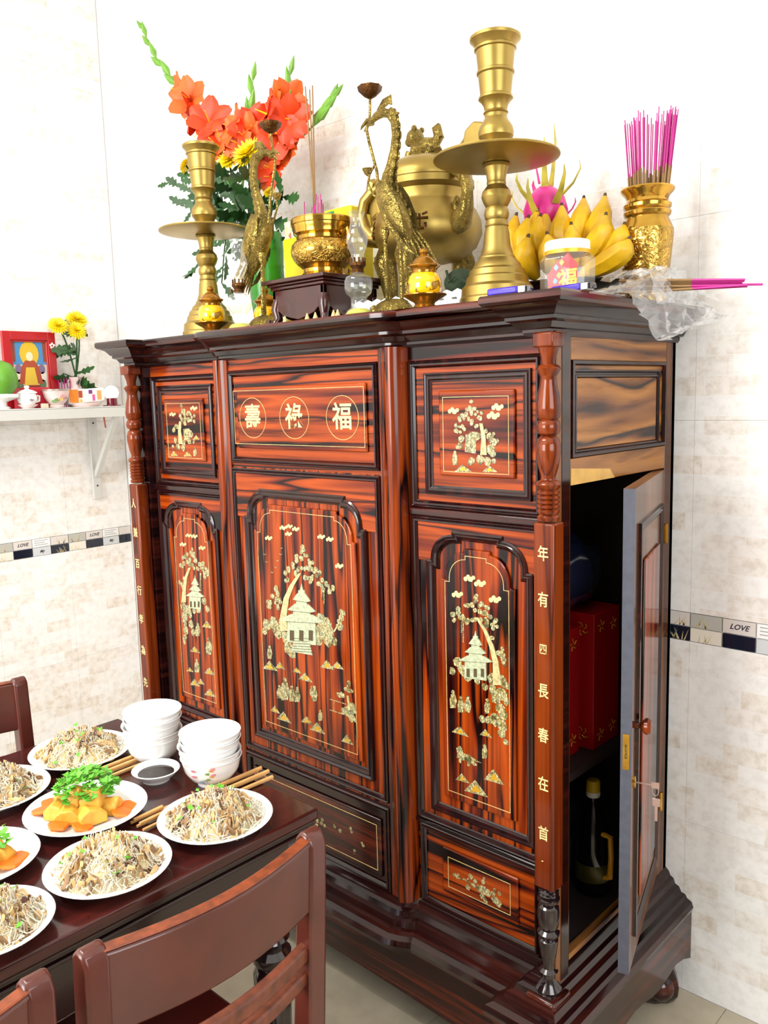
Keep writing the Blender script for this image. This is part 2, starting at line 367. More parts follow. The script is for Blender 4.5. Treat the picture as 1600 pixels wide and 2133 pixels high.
# decorated border: two rows of small blocks
B_GREY = plain('grey_border_tile', '#b9b8b0', .2); B_PINK = plain('pinkish_border_tile', '#d9d2cc', .2); B_WHT = plain('white_border_tile', '#f0f0ee', .2)
B_NAVY = plain('navy_border_tile', '#101a2c', .12); B_LGREY = plain('pale_grey_border_tile', '#ccd0d2', .2); B_CRM = plain('cream_border_tile', '#e6e0d2', .2)
INK = plain('dark_ink_lettering', '#2a2a3c', .4); INKG = plain('grey_ink_lines', '#a9acb0', .5); REED = plain('straw_reed_print', '#c9b98a', .5)
def border(parent, ax, a0, k, clip=None):
    up = [B_GREY, B_PINK, B_WHT, B_PINK][k % 4]; lo = [B_CRM, B_NAVY, B_LGREY, B_NAVY][k % 4]
    wv = TW/4; zm = .905
    for r, (mt, z0, z1) in enumerate(((lo, .871, zm), (up, zm, .939))):
        w1 = wv if clip is None else clip
        f = (lambda x, z, d: (a0+x, -d, z)) if ax == 0 else (lambda x, z, d: (XL+d, a0+x, z))
        def slab(name, pts, d0, d1, mat, par):
            n = len(pts); m = MB()
            m.add([f(x, z, d0) for x, z in pts]+[f(x, z, d1) for x, z in pts], [tuple(range(n)), tuple(range(2*n-1, n-1, -1))]+[(i, i+n, (i+1) % n+n, (i+1) % n) for i in range(n)])
            return m.build(name, mat, par, smooth=0)
        g = .0015
        t = slab('border_tile', [(g, z0+g), (w1-g, z0+g), (w1-g, z1-g), (g, z1-g)], -.006, .0004, mt, parent)
        if clip is not None: continue
        if r == 1 and k % 4 == 1:
            tm = text_mb('LOVE', .017, .0002, .0003, .35)
            remap(tm, lambda x, y, z: f(wv/2+(x if ax == 0 else x), (z0+z1)/2+y, .0006+z)); tm.build('lettering', INK, t, smooth=0)
        elif r == 1 and k % 4 == 2:
            for q in range(3): slab('printed_line', [(.008, z1-.010-q*.008), (wv-.012-.012*(q == 1), z1-.010-q*.008), (wv-.012-.012*(q == 1), z1-.0072-q*.008), (.008, z1-.0072-q*.008)], .0004, .0007, INKG, t)
        elif r == 0 and k % 4 == 2:
            tm = text_mb('My', .015, .0002, .0003, .4)
            remap(tm, lambda x, y, z: f(wv/2+x, (z0+z1)/2+y, .0006+z)); tm.build('lettering', INK, t, smooth=0)
        elif k % 4 in (0, 3):
            rr = random.Random(k*7+r+ax*31)
            for q in range(7):
                x0 = rr.uniform(.012, wv-.03) + (.016 if k % 4 == 3 else 0); zb = z0+.002; tip = (min(wv-.003, max(.003, x0+rr.uniform(-.012, .02))), z0+rr.uniform(.015, .03))
                if r == 0 and k % 4 == 0 and q > 3: continue
                slab('reed', [(x0, zb), (x0+.003, zb), tip], .0004, .0007, REED, t)
for i in range(-2, 22): border(wb, 0, -.02+i*TW/4, i % 4)
for i in range(-12, 4):
    a0 = -.275+i*TW/4
    if a0+TW/4 <= .0: border(wl, 1, a0, (i % 4))
    else: border(wl, 1, a0, i % 4, clip=-a0)
for i in range(24, 34): border(wb, 0, -.02-i*TW/4, (-i) % 4) if -.02-i*TW/4 > XL else None

# ------------------------------------------------------------------ altar cabinet
CX = -.762; SX = lambda x: 2*CX-x
ORG = (CX, -.25, 0)
cab = thing('altar_cabinet', 'large glossy striped rosewood altar cabinet with mother-of-pearl inlay and open side door', 'cabinet', ORG)
def cpart(m, name, mat, parent=None, smooth=40, bevel=0, label=None):
    o = m.build(name, mat, parent or cab, ORG, smooth, bevel) if parent is None else m.build(name, mat, parent, ORG, smooth, bevel)
    if label: o['label'] = label
    return o
YS, YM, YE = -.482, -.507, -.532          # front planes: side bays, centre bay, corner blocks
XR = -.066                                 # right side plane
half = [(XR, 0), (XR, YE), (-.106, YE), (-.106, YS), (-.436, YS), (-.442, YS-.004), (-.452, YS-.014), (-.464, YM+.004), (-.476, YM)]
plan = half + [(SX(x), y) for x, y in reversed(half)]
def plan_off(d):
    out = []; n = len(plan)
    for i, p in enumerate(plan):
        p = Vector(p)
        d1 = (p-Vector(plan[i-1])).normalized() if i > 0 else None
        d2 = (Vector(plan[i+1])-p).normalized() if i < n-1 else None
        nn = [Vector((-q.y, q.x))*-1 for q in (d1, d2) if q is not None]
        # outward: path runs right side -> front -> left side, outward normal is to the left of travel reversed
        q = nn[0] if len(nn) == 1 else (nn[0]+nn[1])/max(.5, (1+nn[0].dot(nn[1])))
        out.append(p-q*d if False else p+q*d*SGN)
    return out
SGN = 1
t_ = plan_off(.05)
if t_[1].x < XR: SGN = -1
def plan_sweep(prof):
    m = MB(); rings = [[(q.x, q.y, z) for q in plan_off(d)] for d, z in prof]; n = len(plan)
    V = [v for r in rings for v in r]
    Fc = [(j*n+i, j*n+i+1, (j+1)*n+i+1, (j+1)*n+i) for j in range(len(prof)-1) for i in range(n-1)]
    m.add(V, Fc)
    m.add(rings[0], [tuple(range(n))]); m.add(rings[-1], [tuple(range(n))])
    return m
cpart(plan_sweep([(-.01, 1.545), (.004, 1.547), (.008, 1.553), (.008, 1.558), (.016, 1.560), (.022, 1.570), (.031, 1.574), (.031, 1.580), (.036, 1.583), (.044, 1.594), (.056, 1.600)]), 'cornice_moulding', W_M, smooth=30)
cpart(plan_sweep([(.05, 1.598), (.060, 1.601), (.0645, 1.606), (.0645, 1.615), (.062, 1.619), (.05, 1.620)]), 'top_board', W_H2, smooth=30)
cpart(plan_sweep([(.045, .196), (.052, .200), (.066, .210), (.070, .222), (.066, .234), (.054, .240), (.050, .248), (.040, .250), (.034, .262), (.024, .266), (.020, .278), (.012, .282), (.008, .292), (0, .300), (-.012, .303)]), 'base_moulding', W_M, smooth=30)
# skirt with scalloped lower edge and feet
sk = plan_off(.046); n_ = len(sk); m = MB()
def skirt_seg(a, b, lo):
    a = Vector(a); b = Vector(b); k = 14; d = (b-a).normalized(); nrm = Vector((-d.y, d.x))*.02
    V = []; Fc = []
    for i in range(k+1):
        t = i/k; p = a.lerp(b, t); z = lo(t)
        for q in (p, p+nrm):
            V.append((q.x, q.y, z)); V.append((q.x, q.y, .212))
    for i in range(k):
        o = i*4; q = o+4
        Fc += [(o, q, q+1, o+1), (o+2, o+3, q+3, q+2), (o, o+2, q+2, q)]
    m.add(V, Fc+[(0, 1, 3, 2), (k*4, k*4+2, k*4+3, k*4+1)])
sidelo = lambda t: .112 - .022*max(0, 1-min(t, 1-t)/.16) + .010*math.sin(PI*t*5)
frontlo = lambda t: .085 + .02*math.sin(PI*t)
skirt_seg(sk[0], sk[1], sidelo); skirt_seg(sk[n_-2], sk[n_-1], sidelo)
skirt_seg(sk[1], sk[2], lambda t: .06)
skirt_seg((sk[2].x, sk[3].y), (sk[n_-3].x, sk[3].y), frontlo); skirt_seg(sk[n_-3], sk[n_-2], lambda t: .06)
cpart(m, 'skirt', W_H2, smooth=30)
for fx in (1, -1):
    for fy in (0, 1):
        m = MB(); xx = (XR+.008) if fx > 0 else SX(XR+.008); yy = (-.062 if fy == 0 else YE-.02)
        prof = [(.030, 0), (.042, .006), (.050, .022), (.052, .045), (.046, .070), (.036, .095), (.030, .12), (.030, .17), (.030, .20)]
        m.lathe(prof, 16, (xx, yy, 0), wob=lambda a, z: 1+.10*math.cos(4*a))
        m.ball((xx+.020*fx, yy-.020, .045), .034, 12, 9)
        cpart(m, 'foot', W_H2)
# carcass
m = MB(); t = .018
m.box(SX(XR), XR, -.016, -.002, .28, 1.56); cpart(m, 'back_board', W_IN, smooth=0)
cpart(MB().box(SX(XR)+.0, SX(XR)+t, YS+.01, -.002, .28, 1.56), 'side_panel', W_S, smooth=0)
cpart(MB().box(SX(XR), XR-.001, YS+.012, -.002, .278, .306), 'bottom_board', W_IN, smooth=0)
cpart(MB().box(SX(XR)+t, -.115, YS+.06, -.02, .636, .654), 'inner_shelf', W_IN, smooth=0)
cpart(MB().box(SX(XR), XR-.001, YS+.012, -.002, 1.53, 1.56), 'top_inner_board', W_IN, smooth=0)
# right side frame: stiles, rails, panel
cpart(MB().box(XR-t, XR, -.496, -.452, .285, 1.56), 'side_stile', W_SV, bevel=.0015)
cpart(MB().box(XR-t, XR, -.048, -.002, .285, 1.56), 'side_stile', W_SV, bevel=.0015)
cpart(MB().box(XR-.01, XR+.012, -.523, -.496, .285, 1.555), 'corner_stile', W_SV, bevel=.0015)
cpart(MB().box(XR-t, XR-.0005, -.452, -.048, 1.505, 1.56), 'side_rail', W_S, bevel=.001)
cpart(MB().box(XR-t, XR-.0005, -.452, -.048, 1.272, 1.322), 'side_rail', W_S, bevel=.001)
cpart(MB().box(XR-t, XR-.0005, -.452, -.048, .285, .312), 'side_rail', W_S, bevel=.001)
m = MB(); m.box(XR-.014, XR-.005, -.452, -.048, 1.32, 1.507); sp = cpart(m, 'side_panel', W_S, smooth=0)
def side_sweep(y0, y1, z0, z1, prof, x0):
    m = MB(); m.sweep([(y0, z0), (y1, z0), (y1, z1), (y0, z1)], prof, 0)
    return remap(m, lambda a, d, z: (x0-d, a, z))
cpart(side_sweep(-.450, -.048, 1.322, 1.506, [(0, 0), (.002, .006), (.008, .007), (.011, .001)], XR-.004), 'moulding', W_M, sp, smooth=30)
cpart(side_sweep(-.444, -.075, 1.322, 1.488, [(0, 0), (.001, .004), (.004, .0045), (.006, .001), (.010, .0005), (.011, .004), (.014, .005), (.016, .001)], XR-.005), 'moulding', W_M, sp, smooth=30)
cpart(MB().box(XR-.006, XR-.002, -.428, -.091, 1.338, 1.472), 'raised_field', W_S, sp, bevel=.001)
m = MB(); m.add([(XR-.001, -.452, 1.304), (XR-.001, -.30, 1.2915), (XR-.001, -.28, 1.272), (XR-.001, -.452, 1.272), (XR+.0006, -.452, 1.304), (XR+.0006, -.30, 1.2915), (XR+.0006, -.28, 1.272), (XR+.0006, -.452, 1.272)], [(0,1,2,3),(7,6,5,4),(0,4,5,1),(1,5,6,2),(2,6,7,3),(3,7,4,0)])
cpart(m, 'bare_wood_patch', W_BARE, label='pale unvarnished wood patch under the side panel')
cpart(MB().box(XR-.001, XR+.001, -.478, -.472, 1.50, 1.515), 'mortise_hole', W_IN)
# corner posts (turned, flat couplet board, turned)
def turned(seq, x, y, n=20):
    m = MB(); m.lathe(seq, n, (x, y, 0)); return m
up = [(.019, 1.215), (.021, 1.222), (.017, 1.226)]
for k in range(5): up += [(.0205, 1.231+k*.0085), (.0205, 1.235+k*.0085), (.0175, 1.2375+k*.0085)]
up += [(.021, 1.276), (.023, 1.281), (.021, 1.286), (.014, 1.290), (.0135, 1.296), (.018, 1.312), (.0225, 1.338), (.0225, 1.352), (.019, 1.364), (.013, 1.370), (.020, 1.374), (.022, 1.381), (.022, 1.388), (.020, 1.395), (.0165, 1.398), (.021, 1.404), (.0225, 1.420), (.020, 1.440), (.0155, 1.462), (.0145, 1.474), (.0165, 1.478), (.020, 1.484), (.0225, 1.489), (.019, 1.494), (.0125, 1.497), (.0135, 1.508), (.018, 1.522), (.019, 1.526)]
lo = [(.024, .276), (.026, .284), (.020, .292), (.012, .305), (.012, .314), (.019, .320), (.012, .326), (.011, .334), (.015, .352), (.019, .380), (.019, .386), (.014, .390), (.021, .396), (.022, .402), (.015, .408), (.019, .414), (.022, .440), (.020, .456), (.013, .462), (.021, .468), (.022, .474), (.015, .478), (.020, .482), (.016, .485), (.020, .489), (.016, .492), (.019, .497)]
couplets = {1: '年有四長春在首', -1: '人兼百行孝為先'}
for sd in (1, -1):
    px_ = -.068 if sd > 0 else SX(-.068); py_ = -.527
    post = cpart(MB().box(px_-.0215, px_+.0215, py_-.018, py_+.020, .497, 1.212), 'corner_post', W_P, bevel=.004)
    cpart(turned(up, px_, py_), 'turned_shaft', W_P, post)
    cpart(turned(lo, px_, py_), 'turned_shaft', W_BK, post)
    m = MB(); m.box(px_-.021, px_+.021, py_-.021, py_+.021, 1.526, 1.552); cpart(m, 'block', W_P, post, bevel=.003)
    m = MB(); m.box(px_-.034, px_+.034, py_-.034, py_+.03, .246, .276); cpart(m, 'block', W_H2, post, bevel=.006)
    for ch, z in zip(couplets[sd], (1.154, 1.068, .975, .894, .807, .711, .611)):
        if ch == '四': tm = text_mb('四', .022, .0004, .0002)
        else: tm = text_mb(ch, .030, .0004, .0003)
        remap(tm, lambda x, y, zz: (px_+x*.78, py_-.0186-zz, z+y)); cpart(tm, 'inlaid_character', PEARL_P, post, smooth=0)
    if sd > 0: cpart(MB().lathe([(.0001, -.001), (.0022, 0), (.0001, .001)], 8, (px_-.002, py_-.0186, .556)), 'inlaid_dot', PEARL_P, post)
    # dark recess behind the turned shaft
    xi = px_-.02*sd
    cpart(MB().box(min(px_-.03*sd, px_+.015*sd), max(px_-.03*sd, px_+.015*sd), -.505, -.478, .29, 1.552), 'post_backing', W_M, smooth=0)
# rounded columns flanking the centre bay
for sd in (1, -1):
    pts = [(-.438, YS+.02), (-.438, YS-.002), (-.440, YS-.012), (-.444, YM-.004), (-.452, YM-.013), (-.462, YM-.017), (-.472, YM-.013), (-.476, YM-.006), (-.498, YM-.004), (-.498, YS+.02)]
    if sd < 0: pts = [(SX(x), y) for x, y in pts]
    cpart(MB().prism_xy(pts, .298, 1.549), 'bay_column', W_V2, smooth=60)

# ---- panels
Rprof = [(0, 0), (0, .006), (.003, .0085), (.006, .006), (.0075, .009), (.011, .009), (.0135, .004), (.016, .002)]
Nprof = [(0, 0), (.0005, .0045), (.003, .006), (.005, .0035), (.006, .0055), (.009, .0055), (.011, .001)]
def rect(x0, x1, z0, z1): return [(x0, z0), (x1, z0), (x1, z1), (x0, z1)]
def arch(x0, x1, z0, zs, zt, tw, j=.012, s=.008, k=7):
    xm = (x0+x1)/2; R = []
    a0x, a0z = x1-j, zs+s*.0; a1x, a1z = xm+tw, zt-s
    R = [(x0, z0), (x1, z0), (x1, zs), (a0x, zs)]
    for i in range(k+1):
        a = PI/2*i/k; R.append((a1x+(a0x-a1x)*math.cos(a), zs+s+(a1z-zs-s)*math.sin(a)))
    R += [(a1x, zt)]
    L = [(2*xm-x, z) for x, z in reversed(R[2:])]
    out = []
    for p in R+L:
        if not out or (Vector(p)-Vector(out[-1])).length > 1e-5: out.append(p)
    return out
def string_line(path, y, parent, wd=.0011):
    m = MB(); m.sweep(path, [(0, 0), (0, .0009), (wd, .0009), (wd, 0)], y); cpart(m, 'inlay_line', LINE, parent, smooth=0)
class Inlay:
    def __init__(s, ox, oy, sc, y, parent, rnd=1): s.o = (ox, oy, sc); s.y = y; s.p = parent; s.r = random.Random(rnd); s.lev = 0
    def q(s, x, y): p = at(s.o[0]+x*s.o[2], s.o[1]+y*s.o[2], y=s.y); return (p.x, p.z)
    def poly(s, m, pts, raw=False):
        s.lev += 1; P = pts if raw else [s.q(*p) for p in pts]
        m.prism(P, s.y-.0006-.000012*(s.lev % 170), s.y+.0002)
    def disc(s, m, x, y, r, n=8):
        c = s.q(x, y); e = s.q(x+r, y); f = s.q(x, y+r); rr = max(abs(f[1]-c[1]), .6*abs(e[0]-c[0]))
        s.poly(m, [(c[0]+rr*math.cos(2*PI*i/n), c[1]+rr*math.sin(2*PI*i/n)) for i in range(n)], True)
    def tree(s, trunk, discs, r, extra=()):
        m = MB()
        for x, y in discs:
            for _ in range(2): s.disc(m, x+s.r.uniform(-r, r)*.75, y+s.r.uniform(-r, r)*.75, r*s.r.uniform(.75, 1.15))
        for tk in tuple(extra): s.strip(m, tk)
        cpart(m, 'inlay_tree', PEARL, s.p, smooth=0)['kind'] = 'stuff'
        s.lev = 120; m = MB(); s.strip(m, trunk); cpart(m, 'inlay_trunk', TRUNK, s.p, smooth=0); s.lev = 0
    def strip(s, m, tk):
        L = [(x-w/2, y) for x, y, w in tk]; R = [(x+w/2, y) for x, y, w in reversed(tk)]
        for i in range(len(tk)-1):
            a, b = tk[i], tk[i+1]
            s.poly(m, [(a[0]-a[2]/2, a[1]), (a[0]+a[2]/2, a[1]), (b[0]+b[2]/2, b[1]), (b[0]-b[2]/2, b[1])])
    def shape(s, name, *polys, mat=None):
        m = MB()
        for p in polys: s.poly(m, p)
        cpart(m, name, mat or PEARL, s.p, smooth=0)
    def mountain(s, x, y, w, h, sk=0):
        s.shape('inlay_mountain', [(x-w/2, y+h/2-sk*.5), (x-w*.05, y-h/2), (x+w/2, y+h/2+sk*.5)])
        s.shape('inlay_mountain_ridge', [(x-w*.22, y+h*.30), (x-w*.02, y-h*.20), (x+w*.24, y+h*.40)], mat=GLD)
    def cloud(s, x, y, w):
        m = MB()
        for dx, dy, r in ((-.32, .05, .2), (-.1, -.12, .2), (.12, .08, .22), (.34, -.05, .18), (0, .12, .15)): s.disc(m, x+dx*w, y+dy*w, r*w)
        cpart(m, 'inlay_cloud', PEARL_P, s.p, smooth=0)
    def figure(s, x, y, h):
        m = MB(); s.disc(m, x, y-h*.42, h*.13)
        s.poly(m, [(x-h*.12, y-h*.3), (x+h*.12, y-h*.3), (x+h*.22, y+h*.1), (x+h*.14, y+h*.5), (x-h*.16, y+h*.5), (x-h*.2, y)])
        cpart(m, 'inlay_figure', PEARL, s.p, smooth=0)
    def rocks(s, blobs):
        m = MB()
        for x, y, r in blobs:
            c = s.q(x, y); f = s.q(x, y+r); rr = abs(f[1]-c[1]); n = 7
            s.poly(m, [(c[0]+rr*s.r.uniform(.75, 1.15)*math.cos(2*PI*i/n+.3), c[1]+rr*s.r.uniform(.75, 1.15)*math.sin(2*PI*i/n+.3)) for i in range(n)], True)
        cpart(m, 'inlay_rocks', PEARL, s.p, smooth=0)
    def pagoda(s, x, y, w, h, tiers=3):
        m = MB(); g = MB(); z = y+h/2; ww = w; s.lev = 140
        s.poly(m, [(x-w*.46, z-h*.06), (x+w*.46, z), (x+w*.44, z-h*.38), (x-w*.44, z-h*.42)])
        s.lev = 150
        for u in (-.30, 0, .30): s.poly(g, [(x+(u-.07)*w, z-h*.08), (x+(u+.07)*w, z-h*.07), (x+(u+.07)*w, z-h*.24), (x+(u-.07)*w, z-h*.25)])
        z -= h*.38; s.lev = 145
        for k in range(tiers):
            s.poly(m, [(x-ww*.72, z-h*.03), (x-ww*.5, z-h*.015), (x+ww*.5, z+h*.015), (x+ww*.72, z+h*.0), (x+ww*.34, z-h*.12), (x-ww*.34, z-h*.13)])
            s.poly(g, [(x-ww*.5, z-h*.012), (x+ww*.5, z+h*.018), (x+ww*.5, z+h*.026), (x-ww*.5, z-h*.004)])
            z -= h*.13; s.poly(m, [(x-ww*.28, z+h*.01), (x+ww*.28, z+h*.01), (x+ww*.26, z-h*.05), (x-ww*.26, z-h*.05)]); z -= h*.04; ww *= .62
        s.poly(m, [(x-w*.05, z), (x+w*.05, z), (x, z-h*.12)])
        p = cpart(m, 'inlay_pagoda', PEARL_G, s.p, smooth=0); s.lev = 0
        cpart(g, 'engraved_lines', ENGR, s.p, smooth=0)['kind'] = 'stuff'

def board(x0, x1, z0, z1, y, mat, name):
    return cpart(MB().box(x0, x1, y, y+.016, z0, z1), name, mat, smooth=0)
# small square panels of the side bays
def small_panel(sd):
    X = (lambda x: x) if sd > 0 else SX
    x0, x1 = sorted((X(-.436), X(-.098)))
    p = board(x0, x1, 1.192, 1.549, YS, W_H, 'small_panel')
    a, b = sorted((X(-.433), X(-.1065)))
    cpart(MB().sweep(rect(a, b, 1.211, 1.519), Rprof, YS), 'moulding', W_MV, p, smooth=25)
    a, b = sorted((X(-.394), X(-.131)))
    cpart(MB().sweep(rect(a, b, 1.240, 1.493), [(0, 0), (.001, .005), (.004, .006), (.006, .003), (.009, .0045), (.013, .0045), (.016, .002), (.02, .001)], YS), 'moulding', W_MV, p, smooth=25)
    a, b = sorted((X(-.353), X(-.167)))
    cpart(MB().box(a, b, YS-.0065, YS, 1.282, 1.455), 'raised_field', W_H, p, bevel=.004)
    a, b = sorted((X(-.3415), X(-.1795)))
    string_line(rect(a, b, 1.290, 1.4425), YS-.0065, p)
    return p
pR = small_panel(1); pL = small_panel(-1)
I = Inlay(830, 720, .21875, YS-.0065, pR, 3)
I.cloud(525, 620, 110); I.cloud(945, 585, 120); I.cloud(905, 665, 130)
I.tree([(790, 740, 30), (815, 860, 36), (815, 1040, 60)], [(700, 530), (690, 575), (720, 600), (665, 600), (700, 640), (640, 650), (745, 640), (795, 645), (600, 655), (575, 700), (620, 700), (660, 690), (710, 710), (760, 690), (795, 705), (690, 745), (740, 765), (550, 760), (620, 775), (585, 770), (550, 805), (580, 830), (635, 800), (845, 815), (880, 855), (905, 850), (850, 860), (890, 900), (925, 905), (955, 910), (925, 935)], 20, [[(835, 850, 10), (940, 905, 10)]])
I.shape('inlay_pavilion', [(640, 845), (690, 850), (785, 830), (800, 870), (740, 910), (640, 900)], [(640, 890), (740, 905), (740, 1030), (635, 1010)], [(690, 820), (740, 820), (790, 840), (660, 850)])
I.rocks([(600, 890, 38), (590, 955, 34), (560, 965, 22), (880, 990, 60), (900, 1030, 40), (700, 1095, 38), (780, 1085, 50), (850, 1100, 45), (910, 1100, 30), (680, 1120, 25)])
I.figure(540, 1070, 130); I.mountain(618, 1165, 165, 70); I.mountain(872, 1172, 145, 64)
I = Inlay(190, 680, .18125, YS-.0065, pL, 4)
I.cloud(935, 1010, 80); I.cloud(1180, 940, 90)
I.tree([(1030, 1090, 26), (1020, 1200, 30), (1035, 1350, 50)], [(1050, 925), (1055, 960), (1060, 1000), (1020, 1020), (1100, 1010), (1130, 1010), (1025, 1060), (1080, 1050), (1120, 1060), (1170, 1040), (1190, 1080), (1150, 1085), (1075, 1100), (985, 1130), (960, 1160), (990, 1170), (965, 1205), (1100, 1090)], 24)
I.shape('inlay_pavilion', [(1060, 1180), (1130, 1170), (1140, 1210), (1065, 1220)], [(1065, 1215), (1120, 1210), (1125, 1310), (1070, 1310)])
I.rocks([(1145, 1240, 50), (970, 1310, 38), (1060, 1340, 40), (1130, 1320, 40), (1180, 1320, 30), (1000, 1385, 42), (1060, 1400, 40), (940, 1380, 24)])
I.figure(1195, 1440, 100); I.mountain(955, 1460, 95, 60); I.mountain(1110, 1465, 95, 56); I.mountain(1210, 1275, 70, 50)

def side_door(sd):
    X = (lambda x: x) if sd > 0 else SX
    x0, x1 = sorted((X(-.436), X(-.098)))
    p = board(x0, x1, .497, 1.192, YS, W_V, 'door_panel')
    a, b = sorted((X(-.433), X(-.1065)))
    cpart(MB().sweep(rect(a, b, .505, 1.193), Rprof, YS), 'moulding', W_MV, p, smooth=25)
    a, b = sorted((X(-.416), X(-.114)))
    # arched head board
    ar = arch(a+.028, b-.016 if sd > 0 else b-.028, .54, 1.097, 1.164, .06)
    if sd < 0: ar = arch(a+.016, b-.028, .54, 1.097, 1.164, .06)
    lo_, hi_ = ar[0][0], ar[1][0]
    top = [q for q in ar if q[1] > 1.09]
    hb = [(a, 1.09), (a, 1.188), (b, 1.188), (b, 1.09)]
    m = MB(); pts = [(a, 1.188), (a, 1.097), (lo_, 1.097)] + list(reversed([q for q in top if q[1] > 1.0971])) + [(hi_, 1.097), (b, 1.097), (b, 1.188)]
    m.prism(pts, YS-.006, YS+.001); cpart(m, 'head_board', W_H, p, smooth=0, bevel=.0015)
    cpart(MB().sweep(ar, [(-.004, 0), (-.004, .008), (0, .010), (.004, .008), (.006, .0095), (.010, .008), (.013, .003), (.016, .001)], YS), 'arched_moulding', W_MV, p, smooth=25)
    i0, i1 = sorted((X(-.3555), X(-.168)))
    inner = arch(i0, i1, .578, 1.064, 1.133, .034)
    m = MB(); m.prism(inner, YS-.0068, YS); cpart(m, 'raised_field', W_V, p, smooth=0, bevel=.003)
    i0, i1 = sorted((X(-.3435), X(-.1815)))
    string_line(arch(i0, i1, .594, 1.06, 1.119, .027), YS-.0068, p)
    return p
dR = side_door(1); dL = side_door(-1)
I = Inlay(800, 1040, .35617, YS-.0068, dR, 7)
for c in ((500, 462, 70), (562, 492, 72), (430, 556, 68), (650, 585, 74)): I.cloud(*c)
I.tree([(545, 690, 14), (595, 770, 20), (632, 860, 26), (655, 950, 32), (665, 1085, 46)], [(545, 575), (545, 600), (522, 615), (570, 615), (485, 628), (605, 638), (530, 650), (560, 655), (590, 668), (620, 682), (648, 712), (632, 745), (600, 705), (575, 715), (525, 712), (485, 712), (470, 690), (440, 668), (405, 672), (432, 652), (412, 712), (455, 702), (655, 742), (610, 728), (640, 812), (685, 880), (690, 905), (700, 940), (675, 905), (700, 960)], 15, [[(465, 715, 6), (466, 835, 5)], [(455, 715, 4), (456, 780, 4)]])
I.pagoda(538, 915, 140, 290)
I.rocks([(435, 955, 34), (400, 1005, 24), (460, 1000, 34), (490, 1035, 30), (545, 1055, 26), (590, 1095, 26), (640, 1050, 40), (690, 1060, 34), (715, 1090, 26), (640, 1120, 36), (690, 1140, 42), (655, 1165, 36), (715, 1180, 26), (680, 1220, 36), (700, 1260, 32), (650, 1290, 40), (690, 1320, 38), (690, 1370, 32), (715, 1420, 20), (575, 1285, 22), (610, 1290, 26)])
I.figure(405, 1170, 100); I.figure(450, 1200, 92); I.figure(490, 1200, 96); I.figure(605, 1210, 84); I.figure(590, 1475, 80)
I.shape('inlay_tiger', [(424, 1455), (445, 1440), (455, 1455), (465, 1485), (500, 1495), (525, 1515), (570, 1542), (525, 1530), (545, 1555), (528, 1560), (512, 1540), (500, 1562), (488, 1556), (490, 1530), (455, 1525), (450, 1545), (438, 1530), (440, 1510), (424, 1512), (432, 1490)])
for a_ in ((447, 1350, 100, 50, 30), (597, 1365, 72, 42, 20), (460, 1626, 80, 48, 22), (540, 1682, 140, 82, 40), (645, 1615, 118, 78, 34)): I.mountain(*a_)
I = Inlay(270, 1000, .22508, YS-.0068, dL, 8)
for c in ((545, 512, 60), (600, 520, 66), (495, 595, 66), (672, 628, 70)): I.cloud(*c)
I.tree([(560, 810, 20), (525, 900, 26), (510, 1000, 30), (505, 1130, 40)], [(575, 655), (580, 690), (545, 700), (610, 715), (510, 715), (560, 740), (490, 770), (525, 770), (570, 775), (615, 760), (600, 810), (480, 790), (650, 790), (690, 790), (640, 820), (680, 830), (720, 830), (700, 860), (715, 880), (490, 910), (480, 960), (490, 990)], 22, [[(660, 860, 12), (660, 1000, 6)]])
I.pagoda(610, 1040, 120, 320)
I.rocks([(690, 1120, 40), (720, 1190, 34), (640, 1200, 36), (600, 1210, 30), (540, 1200, 50), (500, 1170, 44), (510, 1260, 48), (560, 1240, 36), (510, 1320, 36), (570, 1330, 40), (520, 1390, 44), (590, 1410, 34), (510, 1460, 34), (510, 1500, 20)])
I.figure(632, 1385, 120); I.figure(735, 1540, 150); I.figure(625, 1720, 120)
for a_ in ((720, 1335, 95, 62, 16), (607, 1565, 95, 56, 16), (560, 1752, 70, 40, 10), (742, 1765, 100, 62, 20), (605, 1870, 92, 64, 18), (662, 1862, 66, 50, 14), (748, 1965, 110, 66, 26)): I.mountain(*a_)
def side_drawer(sd):
    X = (lambda x: x) if sd > 0 else SX
    x0, x1 = sorted((X(-.436), X(-.098)))
    p = board(x0, x1, .296, .497, YS, W_H, 'lower_panel')
    a, b = sorted((X(-.428), X(-.112)))
    cpart(MB().sweep(rect(a, b, .302, .494), Rprof, YS), 'moulding', W_M, p, smooth=25)
    a, b = sorted((X(-.365), X(-.165)))
    cpart(MB().box(a, b, YS-.006, YS, .350, .455), 'raised_field', W_H, p, bevel=.004)
    a, b = sorted((X(-.3485), X(-.1835)))
    string_line(rect(a, b, .366, .437), YS-.006, p)
    return p
wR = side_drawer(1); wL = side_drawer(-1)
def spray(I, pts):
    m = MB()
    for x, y, r in pts: I.disc(m, x, y, r, 6)
    cpart(m, 'inlay_blossom_spray', PEARL, I.p, smooth=0)['kind'] = 'stuff'
I = Inlay(600, 1550, .375, YS-.006, wR, 9)
spray(I, [(925, 725, 12), (940, 738, 10), (945, 725, 8), (1000, 750, 6), (1015, 735, 16), (1040, 760, 14), (1000, 795, 16), (1030, 785, 14), (1060, 800, 20), (1085, 765, 14), (1090, 745, 8), (1085, 810, 26), (1110, 825, 22), (1080, 845, 16), (1095, 865, 12), (1140, 830, 14), (1150, 810, 10), (1175, 830, 12), (1150, 865, 22), (1168, 880, 22), (1175, 895, 14), (1105, 880, 8)])
I.shape('inlay_stem', [(940, 738), (990, 750), (1040, 790), (1036, 796), (985, 756), (938, 744)])
